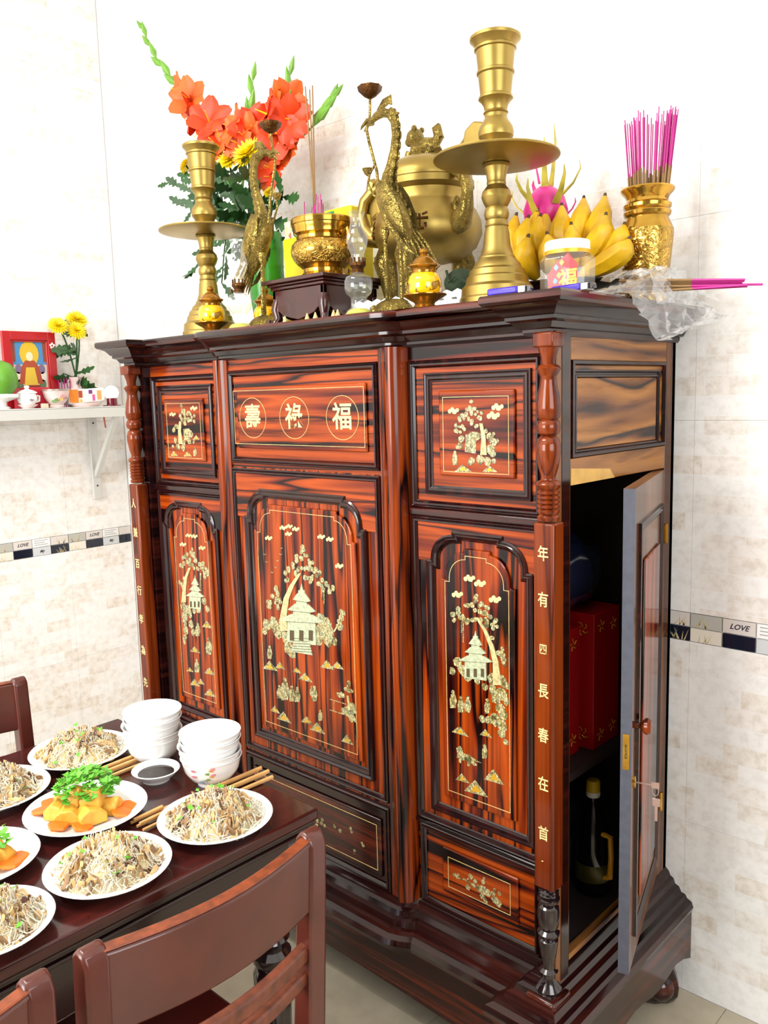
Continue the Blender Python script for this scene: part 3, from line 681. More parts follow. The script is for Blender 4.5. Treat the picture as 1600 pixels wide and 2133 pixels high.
# centre bay
XA, XB = -.498, SX(-.498)
pc = board(XB, XA, 1.278, 1.549, YM, W_H, 'name_panel')
cpart(MB().sweep(rect(XB+.003, XA-.003, 1.287, 1.521), Rprof, YM), 'moulding', W_M, pc, smooth=25)
cpart(MB().box(XB+.038, XA-.038, YM-.0065, YM, 1.326, 1.478), 'raised_field', W_H, pc, bevel=.004)
yc = YM-.0065
string_line(rect(-1.0, -.540, 1.3365, 1.470), yc, pc)
for ch, xx, rx in (('壽', -.926, .052), ('祿', -.771, .052), ('福', -.609, .052)):
    ring = [(xx+rx*math.cos(2*PI*i/28), 1.402+.050*math.sin(2*PI*i/28)) for i in range(28)]
    string_line(ring, yc, pc)
    tm = text_mb(ch, .064, .0005, .0009); remap(tm, lambda x, y, zz: (xx+x*1.0, yc-.0005-zz, 1.401+y))
    cpart(tm, 'inlaid_character', PEARL_P, pc, smooth=0)
pd = board(XB, XA, .512, 1.278, YM, W_V, 'centre_door')
cpart(MB().sweep(rect(XB+.003, XA-.003, .520, 1.275), Rprof, YM), 'moulding', W_MV, pd, smooth=25)
ar = arch(-.975, -.549, .566, 1.150, 1.222, .150)
ix0, ix1 = XB+.018, XA-.018
pts = [(ix0, 1.262), (ix0, 1.150), (-.975, 1.150)] + list(reversed([q for q in ar if q[1] > 1.1501])) + [(-.549, 1.150), (ix1, 1.150), (ix1, 1.262)]
m = MB(); m.prism(pts, YM-.006, YM+.001); cpart(m, 'head_board', W_H, pd, smooth=0, bevel=.0015)
cpart(MB().sweep(ar, [(-.004, 0), (-.004, .008), (0, .011), (.005, .008), (.008, .0095), (.013, .008), (.016, .003), (.02, .001)], YM), 'arched_moulding', W_MV, pd, smooth=25)
m = MB(); m.prism(arch(-.944, -.580, .598, 1.120, 1.188, .122), YM-.0068, YM); cpart(m, 'raised_field', W_V, pd, smooth=0, bevel=.003)
string_line(arch(-.930, -.594, .613, 1.115, 1.175, .115), YM-.0068, pd)
I = Inlay(260, 980, .375, YM-.0068, pd, 11)
for c in ((880, 318, 44), (915, 310, 40), (950, 325, 44), (910, 352, 42), (800, 375, 44), (1092, 368, 46), (1140, 382, 46), (1192, 530, 50)): I.cloud(*c)
I.tree([(975, 570, 16), (930, 640, 24), (900, 710, 30), (885, 800, 34), (885, 890, 40)], [(990, 425), (990, 450), (965, 470), (1010, 470), (985, 490), (955, 500), (1020, 505), (940, 530), (975, 535), (1000, 540), (1040, 520), (920, 555), (960, 560), (1030, 550), (1060, 560), (900, 575), (905, 610), (940, 575), (1010, 590), (1045, 590), (1080, 575), (1030, 625), (1080, 620), (1110, 615), (1095, 650), (1130, 640), (1155, 650), (1140, 665), (835, 655), (815, 690), (850, 690), (800, 725), (840, 725), (865, 725), (805, 765), (845, 760), ], 15, [[(1108, 655, 6), (1110, 745, 4)], [(1098, 655, 4), (1098, 720, 3)]])
I.tree([(1200, 810, 6), (1190, 850, 7), (1165, 895, 9)], [(1210, 785), (1207, 800), (1205, 815), (1195, 840), (1190, 855), (1200, 875), (1195, 885)], 14)
I.pagoda(985, 800, 175, 340, 3)
I.lev = 150; I.shape('inlay_stairs', [(948, 915), (1020, 915), (1045, 1025), (930, 1005)], mat=PEARL_G)
I.lev = 156; I.shape('stair_treads', *[[(944-2*q, 930+14*q), (1024+4*q, 932+15*q), (1024+4*q, 935+15*q), (944-2*q, 933+14*q)] for q in range(6)], mat=ENGR); I.lev = 0
I.rocks([(790, 860, 34), (830, 850, 40), (850, 890, 44), (880, 850, 40), (900, 930, 46), (910, 985, 42), (930, 1020, 28), (780, 890, 24), (1090, 830, 42), (1120, 860, 48), (1090, 900, 46), (1140, 900, 40), (1080, 945, 36), (1130, 945, 34), (1165, 950, 28), (1060, 900, 36), (1040, 850, 34), (960, 860, 40), (1000, 860, 40)])
for bx_, by_ in ((780, 465), (790, 507), (820, 565), (870, 430), (868, 465), (850, 500), (838, 537)): I.shape('inlay_bird', [(bx_-11, by_-4), (bx_, by_+1), (bx_+11, by_-3), (bx_, by_+5)])
for a_ in ((808, 1082, 84, 50, 14), (864, 1082, 54, 38, 8), (958, 1108, 50, 30, 10), (1005, 1145, 78, 46, 20), (1126, 1075, 76, 50, 16), (1184, 1080, 66, 40, 12), (836, 1325, 54, 36, 16), (886, 1365, 80, 52, 28), (1014, 1385, 68, 40, 22), (1072, 1425, 86, 54, 28), (1238, 1490, 66, 48, 22)): I.mountain(*a_)
for x_, y_, h_ in ((890, 1215, 120), (930, 1240, 84), (960, 1245, 80), (860, 1230, 70), (1055, 1240, 82), (1088, 1360, 58), (806, 1010, 70), (1040, 1225, 50)): I.figure(x_, y_, h_)
I.tree([(1240, 1250, 8), (1250, 1330, 10)], [(1245, 1180), (1240, 1200), (1265, 1225), (1225, 1215), (1200, 1240), (1190, 1250), (1240, 1230), (1215, 1250)], 12)
I.rocks([(1235, 1340, 34), (1265, 1320, 34), (1260, 1370, 28), (1215, 1335, 24), (1280, 1385, 16)])
I.shape('inlay_bridge', [(1140, 1268), (1230, 1296), (1230, 1300), (1140, 1272)], [(1140, 1328), (1215, 1352), (1215, 1356), (1140, 1332)], [(1160, 1275), (1163, 1275), (1163, 1335), (1160, 1335)])
pw = board(XB, XA, .296, .512, YM, W_H2, 'lower_panel')
cpart(MB().sweep(rect(XB+.003, XA-.003, .300, .508), Rprof, YM), 'moulding', W_M, pw, smooth=25)
cpart(MB().box(XB+.03, XA-.03, YM-.006, YM, .328, .472), 'raised_field', W_H2, pw, bevel=.004)
string_line(rect(XB+.04, XA-.042, .342, .456), YM-.006, pw)
I = Inlay(600, 1640, .23113, YM-.006, pw, 12)
spray(I, [(215, 290, 16), (265, 300, 20), (300, 320, 18), (260, 345, 22), (310, 290, 16), (330, 345, 16), (565, 370, 16), (575, 400, 14), (665, 500, 12), (678, 525, 16), (600, 570, 14), (600, 595, 10), (280, 375, 18), (420, 350, 18), (470, 390, 18)])
# bay rails (dark horizontal bands between panels)
for sd in (1, -1):
    x0, x1 = sorted(((-.437 if sd > 0 else SX(-.437)), (-.098 if sd > 0 else SX(-.098))))
    for z0, z1 in ((1.1935, 1.2105), (.4945, .5045)):
        cpart(MB().box(x0, x1, YS-.010, YS, z0, z1), 'bay_rail', W_M, bevel=.003)

# ---- open side door
hin = Vector((XR+.002, -.050, 0)); ang = math.radians(17.2)
door = bpy.data.objects.new('side_door', None); COL.objects.link(door); door.parent = cab
door.location = (hin.x-ORG[0], hin.y-ORG[1], 0); door.rotation_euler = (0, 0, ang)   # local: door runs along -y, outer face +x
def dpart(m, name, mat, parent=None, smooth=40, bevel=0): return m.build(name, mat, parent or door, (0,0,0), smooth, bevel)
DW = .40; z0, z1 = .313, 1.270; th = .021
m = MB(); m.box(-th, 0, -DW, 0, z0, z1)
m.mi = [1 if k == 2 else 0 for k in range(6)]
dleaf = m.build('door_leaf', W_SV, door, (0,0,0), 0, mesh_mats=[W_SV, W_EDGE]); dleaf['label'] = 'door leaf with grey edge'
def dsweep(path, prof, x0): m = MB(); m.sweep(path, prof, 0); return remap(m, lambda a, d, z: (x0-d, a, z))
dpart(dsweep([(-DW+.05, z0+.05), (-.045, z0+.05), (-.045, z1-.07), (-DW+.05, z1-.07)], [(0, 0), (.001, .005), (.006, .006), (.010, .003), (.014, .005), (.02, .001)], 0), 'moulding', W_M, dleaf, smooth=25)
dpart(MB().box(0, .005, -DW+.10, -.095, z0+.11, z1-.15), 'raised_field', W_V, dleaf, bevel=.004)
m = MB(); m.lathe([(.006, 0), (.007, .004), (.0055, .010), (.009, .014), (.015, .019), (.016, .025), (.012, .031), (.0001, .033)], 18)
k_ = dpart(remap(m, lambda x, y, z: (z, -DW+.028+y, .815+x)), 'knob', W_P, dleaf)
lk = dpart(MB().box(-th*.8, -th*.2, -DW-.0012, -DW, .735, .805), 'lock_plate', BR_POL, dleaf); dpart(MB().box(-th*.6, -th*.4, -DW-.002, -DW-.001, .757, .785), 'lock_bolt', BR_OLD, lk)
kk = dpart(remap(MB().lathe([(.0075, 0), (.0075, .003), (.004, .004)], 14), lambda x, y, z: (z, -DW+.028+y, .70+x*1.6)), 'keyhole_plate', BR_POL, dleaf)
for zz in (1.125, .487):
    m = MB(); m.tube([(.004, .004, zz-.022), (.004, .004, zz+.022)], .0042, 8); m.box(.0, .002, -.014, .003, zz-.02, zz+.02); dpart(m, 'hinge', BR_POL, dleaf)
# key hanging from the lock
key = thing('key', 'small steel key hanging on a loop from the open cabinet door lock', 'key', (0, 0, 0))
KM = plain('nickel_key', '#a58a80', .35, .5)
kl = Matrix.Translation(hin) @ Matrix.Rotation(ang, 4, 'Z')
kp = kl @ Vector((0, -DW+.028, .70)); kd = (kl.to_3x3() @ Vector((1, 0, 0)))
m = MB(); m.tube([kp+kd*.002, kp+kd*.034], [.0014, .0018], 6); m.obox(kp+kd*.04, kd*.007, (kl.to_3x3() @ Vector((0, .001, 0))), (0, 0, .006)); m.build('key_in_lock', KM, key)
m = MB(); c = kp+kd*.040+Vector((0, 0, -.012))
for q in range(2):
    m.tube([c+kd*(.006*math.cos(a*PI/6))+Vector((0, .001*q, .009*math.sin(a*PI/6))) for a in range(13)], .0007, 5)
m.build('key_ring', KM, key)
m = MB(); c = kp+kd*.042+Vector((0, 0, -.034)); m.obox(c, kd*.0075, kl.to_3x3() @ Vector((0, .001, 0)), (0, 0, .008)); m.obox(c+Vector((0, 0, -.022)), kd*.003, kl.to_3x3() @ Vector((0, .0008, 0)), (0, 0, .016)); m.build('spare_key', KM, key, bevel=.002)

# ------------------------------------------------------------------ things on top of the cabinet
ZT = 1.620
def V3(px, py, y): p = at(px, py, y=y); return Vector((p.x, p.y, p.z))
# candlesticks
cs = [(.001, 0), (.077, 0), (.077, .018), (.0755, .020), (.074, .022), (.072, .040), (.0655, .046), (.064, .050), (.062, .060), (.0585, .063), (.0555, .074), (.050, .078), (.047, .086), (.040, .093), (.037, .097), (.0365, .100), (.033, .104), (.0295, .116), (.0275, .122), (.0255, .146), (.0225, .158), (.024, .161), (.0225, .164), (.021, .172), (.0235, .176), (.025, .184), (.0235, .192), (.021, .197), (.0225, .199), (.027, .207), (.0305, .217), (.028, .228), (.021, .236), (.0185, .240), (.0195, .244), (.0185, .248), (.0205, .262), (.0245, .274), (.028, .277), (.027, .280), (.020, .282)]
disc = [(.0195, .281), (.06, .2825), (.105, .2855), (.1255, .290), (.1265, .292), (.1255, .2945), (.10, .2905), (.05, .2895), (.022, .2895)]
cs2 = [(.0235, .289), (.0245, .293), (.0235, .300), (.0255, .304), (.0245, .308), (.0235, .312), (.028, .322), (.0345, .332), (.0355, .340), (.0335, .350), (.0255, .362), (.0225, .368), (.0225, .374), (.025, .377), (.0225, .381), (.024, .390), (.029, .398), (.0345, .403), (.0335, .408), (.0305, .410), (.0345, .447), (.0375, .450), (.0375, .454), (.0345, .456), (.0385, .492), (.0415, .494), (.0415, .498), (.0395, .500), (.042, .504), (.050, .512), (.0505, .517), (.046, .520), (.034, .520), (.030, .508), (.001, .508)]
def candlestick(x, y, label):
    t = thing('candlestick', label, 'candlestick', (x, y, ZT), 0, 'pair of large brass candlesticks')
    MB().lathe(cs, 40).build('stem_base', BR_MATT, t, smooth=25); MB().lathe(disc, 48).build('drip_tray', BR_MATT, t, smooth=30)
    MB().lathe(cs2, 40).build('candle_cup', BR_MATT, t, smooth=25)
    MB().lathe([(.001, .508), (.027, .508), (.026, .524), (.020, .5265), (.001, .527)], 24).build('candle_stub', plain('pink_wax', '#f0a08c', .5), t)
candlestick(-.273, -.39, 'tall brass candlestick standing right, beside the bananas')
candlestick(-1.25, -.39, 'tall brass candlestick standing left, in front of the flowers')

# yellow gilded jars on saucers
def yel_glaze():
    m, nt, b = new_mat('yellow_glaze_gold_figures')
    n = N(nt, 'ShaderNodeTexNoise', Scale=55.0, Detail=1.5, Distortion=.8); nt.links.new(coords(nt), n.inputs[0])
    nt.links.new(ramp(nt, n.outputs[0], [(.53, lin('#f0b50c')), (.55, lin('#7a4e10')), (.7, lin('#b58a3a'))]), b.inputs['Base Color'])
    b.inputs['Roughness'].default_value = .12; b.inputs['Coat Weight'].default_value = .5; return m
YG = yel_glaze()
def offering_jar(x, y, label):
    t = thing('lidded_jar', label, 'jar', (x, y, ZT), 0, 'yellow gilded lidded jars')
    MB().lathe([(.001, 0), (.026, 0), (.028, .003), (.024, .008), (.020, .012), (.022, .016), (.036, .024), (.046, .030), (.046, .032), (.036, .028), (.001, .024)], 32).build('saucer', GOLDC, t)
    MB().lathe([(.001, .025), (.024, .025), (.030, .030), (.0345, .042), (.0345, .056), (.031, .068), (.026, .074), (.001, .074)], 32).build('body', YG, t)
    MB().lathe([(.001, .073), (.026, .073), (.025, .079), (.027, .084), (.0325, .088), (.032, .091), (.026, .093), (.024, .097), (.016, .106), (.009, .109), (.007, .112), (.010, .116), (.009, .121), (.004, .124), (.001, .124)], 28, wob=lambda a, z: 1+(.04*math.cos(10*a) if .083 < z < .092 else 0)).build('lid', GOLDC, t)
offering_jar(-.392, -.478, 'small yellow gilded lidded jar on saucer right of the larger crane')
offering_jar(-1.126, -.475, 'small yellow gilded lidded jar on saucer before the left candlestick')
offering_jar(-1.07, -.335, 'small yellow gilded lidded jar half hidden behind the left oil lamp')

# glass oil lamps
def oil_lamp(x, y, label):
    t = thing('oil_lamp', label, 'lamp', (x, y, ZT), 0, 'pair of small glass oil lamps')
    MB().lathe([(.001, .001), (.030, .001), (.031, .005), (.026, .012), (.018, .018), (.0165, .030), (.018, .040), (.027, .048), (.0305, .058), (.0305, .074), (.026, .083), (.014, .088), (.012, .092)], 28).build('glass_font', GLASS, t)
    MB().lathe([(.001, .0025), (.028, .0025), (.029, .005), (.024, .0115), (.015, .0155), (.001, .0155)], 24).build('lamp_oil', OIL, t)
    MB().lathe([(.001, .040), (.0165, .0405), (.0255, .049), (.029, .058), (.029, .064), (.001, .064)], 24).build('lamp_oil', glassy('pale_lamp_oil', (.95, .96, .88, 1), 0, .03, .2), t)
    b = MB(); b.lathe([(.012, .090), (.013, .092), (.012, .094), (.013, .096), (.012, .098), (.014, .102), (.0175, .106), (.0175, .112), (.0155, .113)], 20)
    for k in range(10):
        a = 2*PI*k/10; b.box(.0155*math.cos(a)-.0012, .0155*math.cos(a)+.0012, .0155*math.sin(a)-.0012, .0155*math.sin(a)+.0012, .112, .122)
    bu = b.build('burner', BR_DK, t)
    m = MB(); m.tube([(-.012, 0, .098), (-.03, 0, .098)], .0012, 6); m.tube([(-.03, 0, .093), (-.03, 0, .103)], .003, 8); m.build('wick_knob', BR_DK, bu)
    MB().lathe([(.0135, .112), (.0145, .122), (.0145, .130), (.021, .146), (.0235, .158), (.0225, .170), (.016, .184), (.0135, .194), (.0145, .206), (.0185, .215), (.0195, .217)], 28).build('glass_chimney', GLASS, t)
    MB().lathe([(.003, .11), (.004, .128), (.002, .130)], 8).build('wick', plain('cotton_wick', '#d8cfae', .9), t)
oil_lamp(-.553, -.507, 'small glass oil lamp with green-yellow foot in front of the larger crane')
oil_lamp(-.967, -.505, 'small glass oil lamp with green-yellow foot beside the left yellow jar')

# bronze cranes on turtles
def crane(x, y, label, flip):
    s = -1 if flip else 1
    t = thing('crane_statue', label, 'statue', (x, y, ZT), 0, 'pair of brass cranes on turtles')
    P = lambda a: Vector((a[0]*s, a[1] if len(a) > 2 else 0, a[-1]))
    m = MB(); path = [(-.052, .428), (-.036, .436), (-.016, .440), (.004, .432), (.016, .412), (.019, .385), (.014, .355), (.004, .325), (-.006, .298), (-.010, .275), (-.004, .250), (.012, .222), (.030, .192), (.044, .165), (.056, .145)]
    rad = [.005, .009, .0115, .010, .0080, .0080, .0092, .0112, .0145, .021, .028, .031, .027, .018, .008]
    m.tube([P(p) for p in path], [(r, r*.92) for r in rad], 14, up=(0, 1, 0)); body = m.build('body', BR_OLD, t, smooth=60)
    m = MB(); m.tube([P((-.046, .431)), P((-.062, .434)), P((-.080, .424)), P((-.084, .418))], [.006, .005, .003, .0008], 8); m.tube([P((-.046, .424)), P((-.062, .424)), P((-.074, .412))], [.005, .004, .001], 8); m.build('beak', BR_OLD, t)
    m = MB(); m.tube([P((-.030, .446)), P((-.012, .458)), P((.006, .462)), P((.010, .450))], [.004, (.010, .004), (.010, .004), .002], 8, up=(0, 0, 1)); m.tube([P((0, .436)), P((.020, .428)), P((.032, .428))], [.008, .006, .001], 8); m.build('crest', BR_OLD, t)
    m = MB()
    for k in range(13):
        f = k/12*8.0+3; i = int(f); u = f-i; a = Vector(P(path[i])); b = Vector(P(path[i+1])); c = a.lerp(b, u); r = rad[i]*(1-u)+rad[i+1]*u
        for yy in (-.5, .5): m.ball(c+Vector((r*.85*s, yy*r, .0)), .0078, 7, 5, 1.0, .6, 1.5)
    m.build('neck_feathers', BR_OLD, t)
    for sy in (-1, 1):
        m = MB(); pts = [(-.020, .285), (.006, .292), (.030, .262), (.052, .215), (.060, .170), (.046, .178), (.028, .195), (.004, .212), (-.016, .245)]
        ring = [P(p)+Vector((0, sy*.027, 0)) for p in pts]; c = P((.016, .238))+Vector((0, sy*.042, 0)); n = len(pts)
        m.add([tuple(q) for q in ring]+[tuple(c)], [(i, (i+1) % n, n) for i in range(n)])
        wg = m.build('wing', BR_OLD, t, smooth=70)
        for k in range(7):
            f = MB(); a = P((.012+.006*k, .215-.010*k)); b = a+Vector(((.012+.005*k)*s, 0, -.03)); f.tube([a+Vector((0, sy*.036, 0)), a.lerp(b, .6)+Vector((0, sy*.037, 0)), b+Vector((0, sy*.03, 0))], [(.0035, .0012), (.005, .0015), (.001, .0006)], 6, up=(1, 0, 0)); f.build('feather', BR_OLD, wg)
    for k in range(6):
        yy = (k-2.5)*.008; m = MB(); a = P((.028+.005*k, .185)); b = P((.070+.007*k, .122-.003*k))
        m.tube([a+Vector((0, yy, 0)), a.lerp(b, .5)+Vector((0, yy*1.3, 0)), b+Vector((0, yy*1.6, 0))], [(.004, .002), (.0075, .0025), (.002, .001)], 8, up=(1, 0, 0)); m.build('tail_feather', BR_OLD, t)
    for (a, b) in (((-.010, -.010, .195), (-.006, -.012, .040)), ((.016, .012, .190), (.016, .012, .040))):
        m = MB(); a = P(a); b = P(b); pts = [a.lerp(b, k/12) for k in range(13)]; m.tube(pts, [(.010 if k < 2 else .0042+.0009*(k % 2)) for k in range(13)], 8)
        for q in range(3): an = q*2.1+.4; m.tube([b, b+Vector((.014*math.cos(an), .014*math.sin(an), -.006))], [.0035, .0018], 6)
        m.build('leg', BR_OLD, t)
    # lotus spray held in the beak
    m = MB(); st = [(-.062, .425), (-.066, .415), (-.060, .390), (-.046, .345), (-.038, .320), (-.036, .295), (-.028, .268)]
    m.tube([P(p) for p in st], .0034, 8); m.tube([P((-.056, .432)), P((-.054, .455)), P((-.053, .478))], .003, 8)
    m.tube([P((-.044, .335)), P((-.060, .322)), P((-.066, .300)), P((-.050, .272)), P((-.034, .262))], .0026, 8); sp = m.build('lotus_stem', BR_OLD, t)
    m = MB()
    m.lathe([(.003, 0), (.014, .006), (.021, .016), (.023, .026), (.019, .025), (.012, .018), (.001, .014)], 24, P((-.053, .476)), wob=lambda a, z: 1+(.22*abs(math.cos(4*a)))*(z > .01)); m.build('lotus_cup', BR_DK, t)
    m = MB(); m.lathe([(.002, 0), (.008, .005), (.013, .016), (.009, .012), (.001, .008)], 12, P((-.066, .316))); m.build('lotus_bud', BR_OLD, sp)
    # turtle
    m = MB(); m.ball((0, 0, .016), .052, 18, 10, .95, .75, .50); tu = m.build('turtle_shell', BR_OLD, t)
    m = MB(); m.tube([P((-.040, 0, .016)), P((-.060, 0, .024)), P((-.068, 0, .022))], [.010, .010, .004], 8); m.build('turtle_head', BR_OLD, tu)
    for dx in (-1, 1):
        for dy in (-1, 1): m = MB(); m.tube([(dx*.026, dy*.022, .014), (dx*.046, dy*.036, .007), (dx*.052, dy*.044, .004)], [.010, .009, .004], 8); m.build('turtle_leg', BR_OLD, tu)
crane(-.541, -.41, 'brass crane on a turtle facing left, before the big censer', False)
crane(-.985, -.41, 'brass crane on a turtle facing right, before the flowers', True)

# incense burner on carved stand
def stand(x, y):
    t = thing('carved_stand', 'low square dark wooden stand with carved apron under the incense burner', 'stand', (x, y, ZT))
    W = plain('dark_carved_wood', '#3a130f', .22, noise=.3, nscale=20, coat=.2)
    m = MB(); h = .112
    for s_, z0_, z1_ in ((h, .106, .116), (h-.010, .100, .106), (h-.016, .092, .100)): m.box(-s_, s_, -s_, s_, z0_, z1_)
    m.build('top', W, t, bevel=.002)
    for k in range(4):
        R_ = Matrix.Rotation(k*PI/2, 3, 'Z'); m = MB(); s_ = h-.020
        pts = [(-s_, .092), (-s_, .046), (-s_+.012, .034), (-s_+.022, .040), (-s_+.034, .030), (-.030, .022), (0, .016), (.030, .022), (s_-.034, .030), (s_-.022, .040), (s_-.012, .034), (s_, .046), (s_, .092)]
        m.prism([(a, b) for a, b in pts], -s_, -s_+.012); remap(m, lambda a, b, c: R_ @ Vector((a, b, c))); m.build('apron', W, t, bevel=.002)
    for sx in (-1, 1):
        for sy in (-1, 1):
            m = MB(); d = Vector((sx, sy, 0)).normalized(); b = Vector((sx*(h-.03), sy*(h-.03), 0))
            m.tube([b+Vector((0, 0, .07)), b+d*.006+Vector((0, 0, .045)), b+d*.002+Vector((0, 0, .025)), b+d*.012+Vector((0, 0, .010)), b+d*.026+Vector((0, 0, .011)), b+d*.027+Vector((0, 0, .022))], [.013, .014, .011, .0098, .009, .006], 10)
            m.build('scroll_foot', W, t)
stand(-.820, -.352)
def incense_burner(x, y, z):
    t = thing('incense_burner', 'polished engraved brass incense burner bowl on the carved stand', 'incense burner', (x, y, z))
    MB().lathe([(.001, 0), (.060, 0), (.061, .008), (.056, .014), (.052, .018), (.052, .026), (.056, .030), (.066, .038)], 48).build('foot', BR_POL, t, smooth=30)
    MB().lathe([(.066, .038), (.074, .048), (.080, .060), (.081, .070), (.078, .084), (.071, .092)], 48).build('engraved_belly', BR_ENG, t, smooth=30)
    MB().lathe([(.071, .092), (.066, .096), (.066, .104), (.069, .107), (.073, .110), (.0745, .122), (.0765, .128), (.0765, .146), (.073, .147), (.070, .138), (.064, .120), (.001, .118)], 48).build('neck', BR_POL, t, smooth=30)
    m = MB(); m.lathe([(.0771, .130), (.0785, .132), (.0785, .143), (.0771, .145)], 48); m.build('rim_band', BR_POL, t, smooth=20)
    for s_ in (-1, 1):
        m = MB(); m.tube([(s_*.070, 0, .106), (s_*.088, 0, .112), (s_*.094, 0, .094), (s_*.086, 0, .080), (s_*.076, 0, .076)], [.006, .007, .0075, .006, .005], 8); m.build('handle', BR_POL, t)
    MB().lathe([(.001, .119), (.064, .120), (.066, .128), (.001, .131)], 24).build('ash', plain('grey_ash', '#b9b0a4', .9), t)
incense_burner(-.820, -.352, ZT+.116)
BROWN = plain('brown_incense_paste', '#8a6a42', .85); MAG = plain('magenta_bamboo', '#b3167e', .5)
def stick(name, a, b, c, ra, rb, label, cat, group, m1, m2):
    """a stick from a to b (first material) and b to c (second material)"""
    a, b, c = Vector(a), Vector(b), Vector(c)
    t = MB().tube([(0,0,0), b-a], ra, 6).build(name, m1, None, smooth=60); t.location = a
    tag(t, label, cat, group); MB().tube([b-a, c-a], rb, 6).build('upper_end', m2, t, smooth=60)
for (tx, ty), (bx, by) in zip(((636, 180), (645, 186), (651, 178)), ((655, 432), (655, 434), (657, 432))):
    a = V3(bx+.5, by+40, -.352); b = V3(bx-1, by-6, -.352); c = V3(tx, ty, -.352)
    stick('incense_stick', a, b, c, .0011, .0017, 'tall brown incense stick burning in the brass burner', 'incense', 'three tall burning incense sticks', MAG, BROWN)
r = random.Random(5)
for k, (px, top) in enumerate(((634, 420), (653, 425), (656, 418), (659, 404), (662, 410), (668, 404), (670, 416), (673, 424), (657, 428), (650, 432))):
    a = V3(px+r.uniform(-3, 3), 470, -.352+r.uniform(-.02, .02)); c = V3(px, top, -.352)
    stick('incense_stub', a, a.lerp(c, .8), c, .0012, .0012, 'burnt-down magenta incense stub standing in the brass burner', 'incense', 'magenta stubs in the burner', MAG, MAG)
# yellow gift package and ornate box behind
YB = plain('yellow_card', '#f0d60a', .35); GB = plain('green_card', '#0e7a38', .4)
t = thing('yellow_gift_box', 'tall bright yellow box behind the incense burner', 'box', (-.958, -.205, ZT))
m = MB(); m.box(-.128, .128, -.045, .045, 0, .262); m.build('carton', YB, t, bevel=.003); MB().box(-.1285, .1285, -.0455, .0455, .205, .262).build('lid', YB, t, bevel=.003)
t = thing('yellow_packet', 'small yellow packet with green end lying on top of the yellow box', 'box', (-.875, -.205, ZT+.262))
MB().box(-.050, .050, -.040, .040, 0, .052).build('carton', YB, t, bevel=.004); MB().box(-.0515, -.049, -.038, .038, .003, .049).build('green_end', GB, t); MB().box(-.048, -.012, -.0408, -.0395, .003, .046).build('green_panel', GB, t)
t = thing('ornate_box', 'flat patterned red and cream box lying on the yellow box', 'box', (-1.008, -.205, ZT+.262))
m_, nt_, b_ = new_mat('red_blue_cream_pattern'); v_ = N(nt_, 'ShaderNodeTexVoronoi', Scale=85.0); nt_.links.new(coords(nt_), v_.inputs[0])
nt_.links.new(ramp(nt_, v_.outputs['Color'], [(.2, lin('#d8c49a')), (.45, lin('#a8604c')), (.55, lin('#e0d2b0')), (.7, lin('#5a6a96')), (.78, lin('#e0c08a'))], 'CONSTANT'), b_.inputs['Base Color'])
MB().box(-.074, .074, -.042, .042, 0, .040).build('carton', m_, t, bevel=.002); MB().box(-.075, .075, -.043, .043, .028, .046).build('lid', m_, t, bevel=.002)
# incense cones scattered at the front edge
CONE = plain('tan_incense_cone', '#c9b07a', .9)
for px, py in ((657, 650), (695, 648), (594, 662), (704, 661), (640, 655)):
    p = at(px, py+6, y=-.553); MB().lathe([(.006, 0), (.0055, .002), (.001, .014)], 10).build('incense_cone', CONE)
    o = COL.objects[-1]; o.location = (p.x, -.553, ZT); tag(o, 'tiny tan incense cone on the cabinet front edge below the carved stand', 'incense', 'incense cones on the front edge')

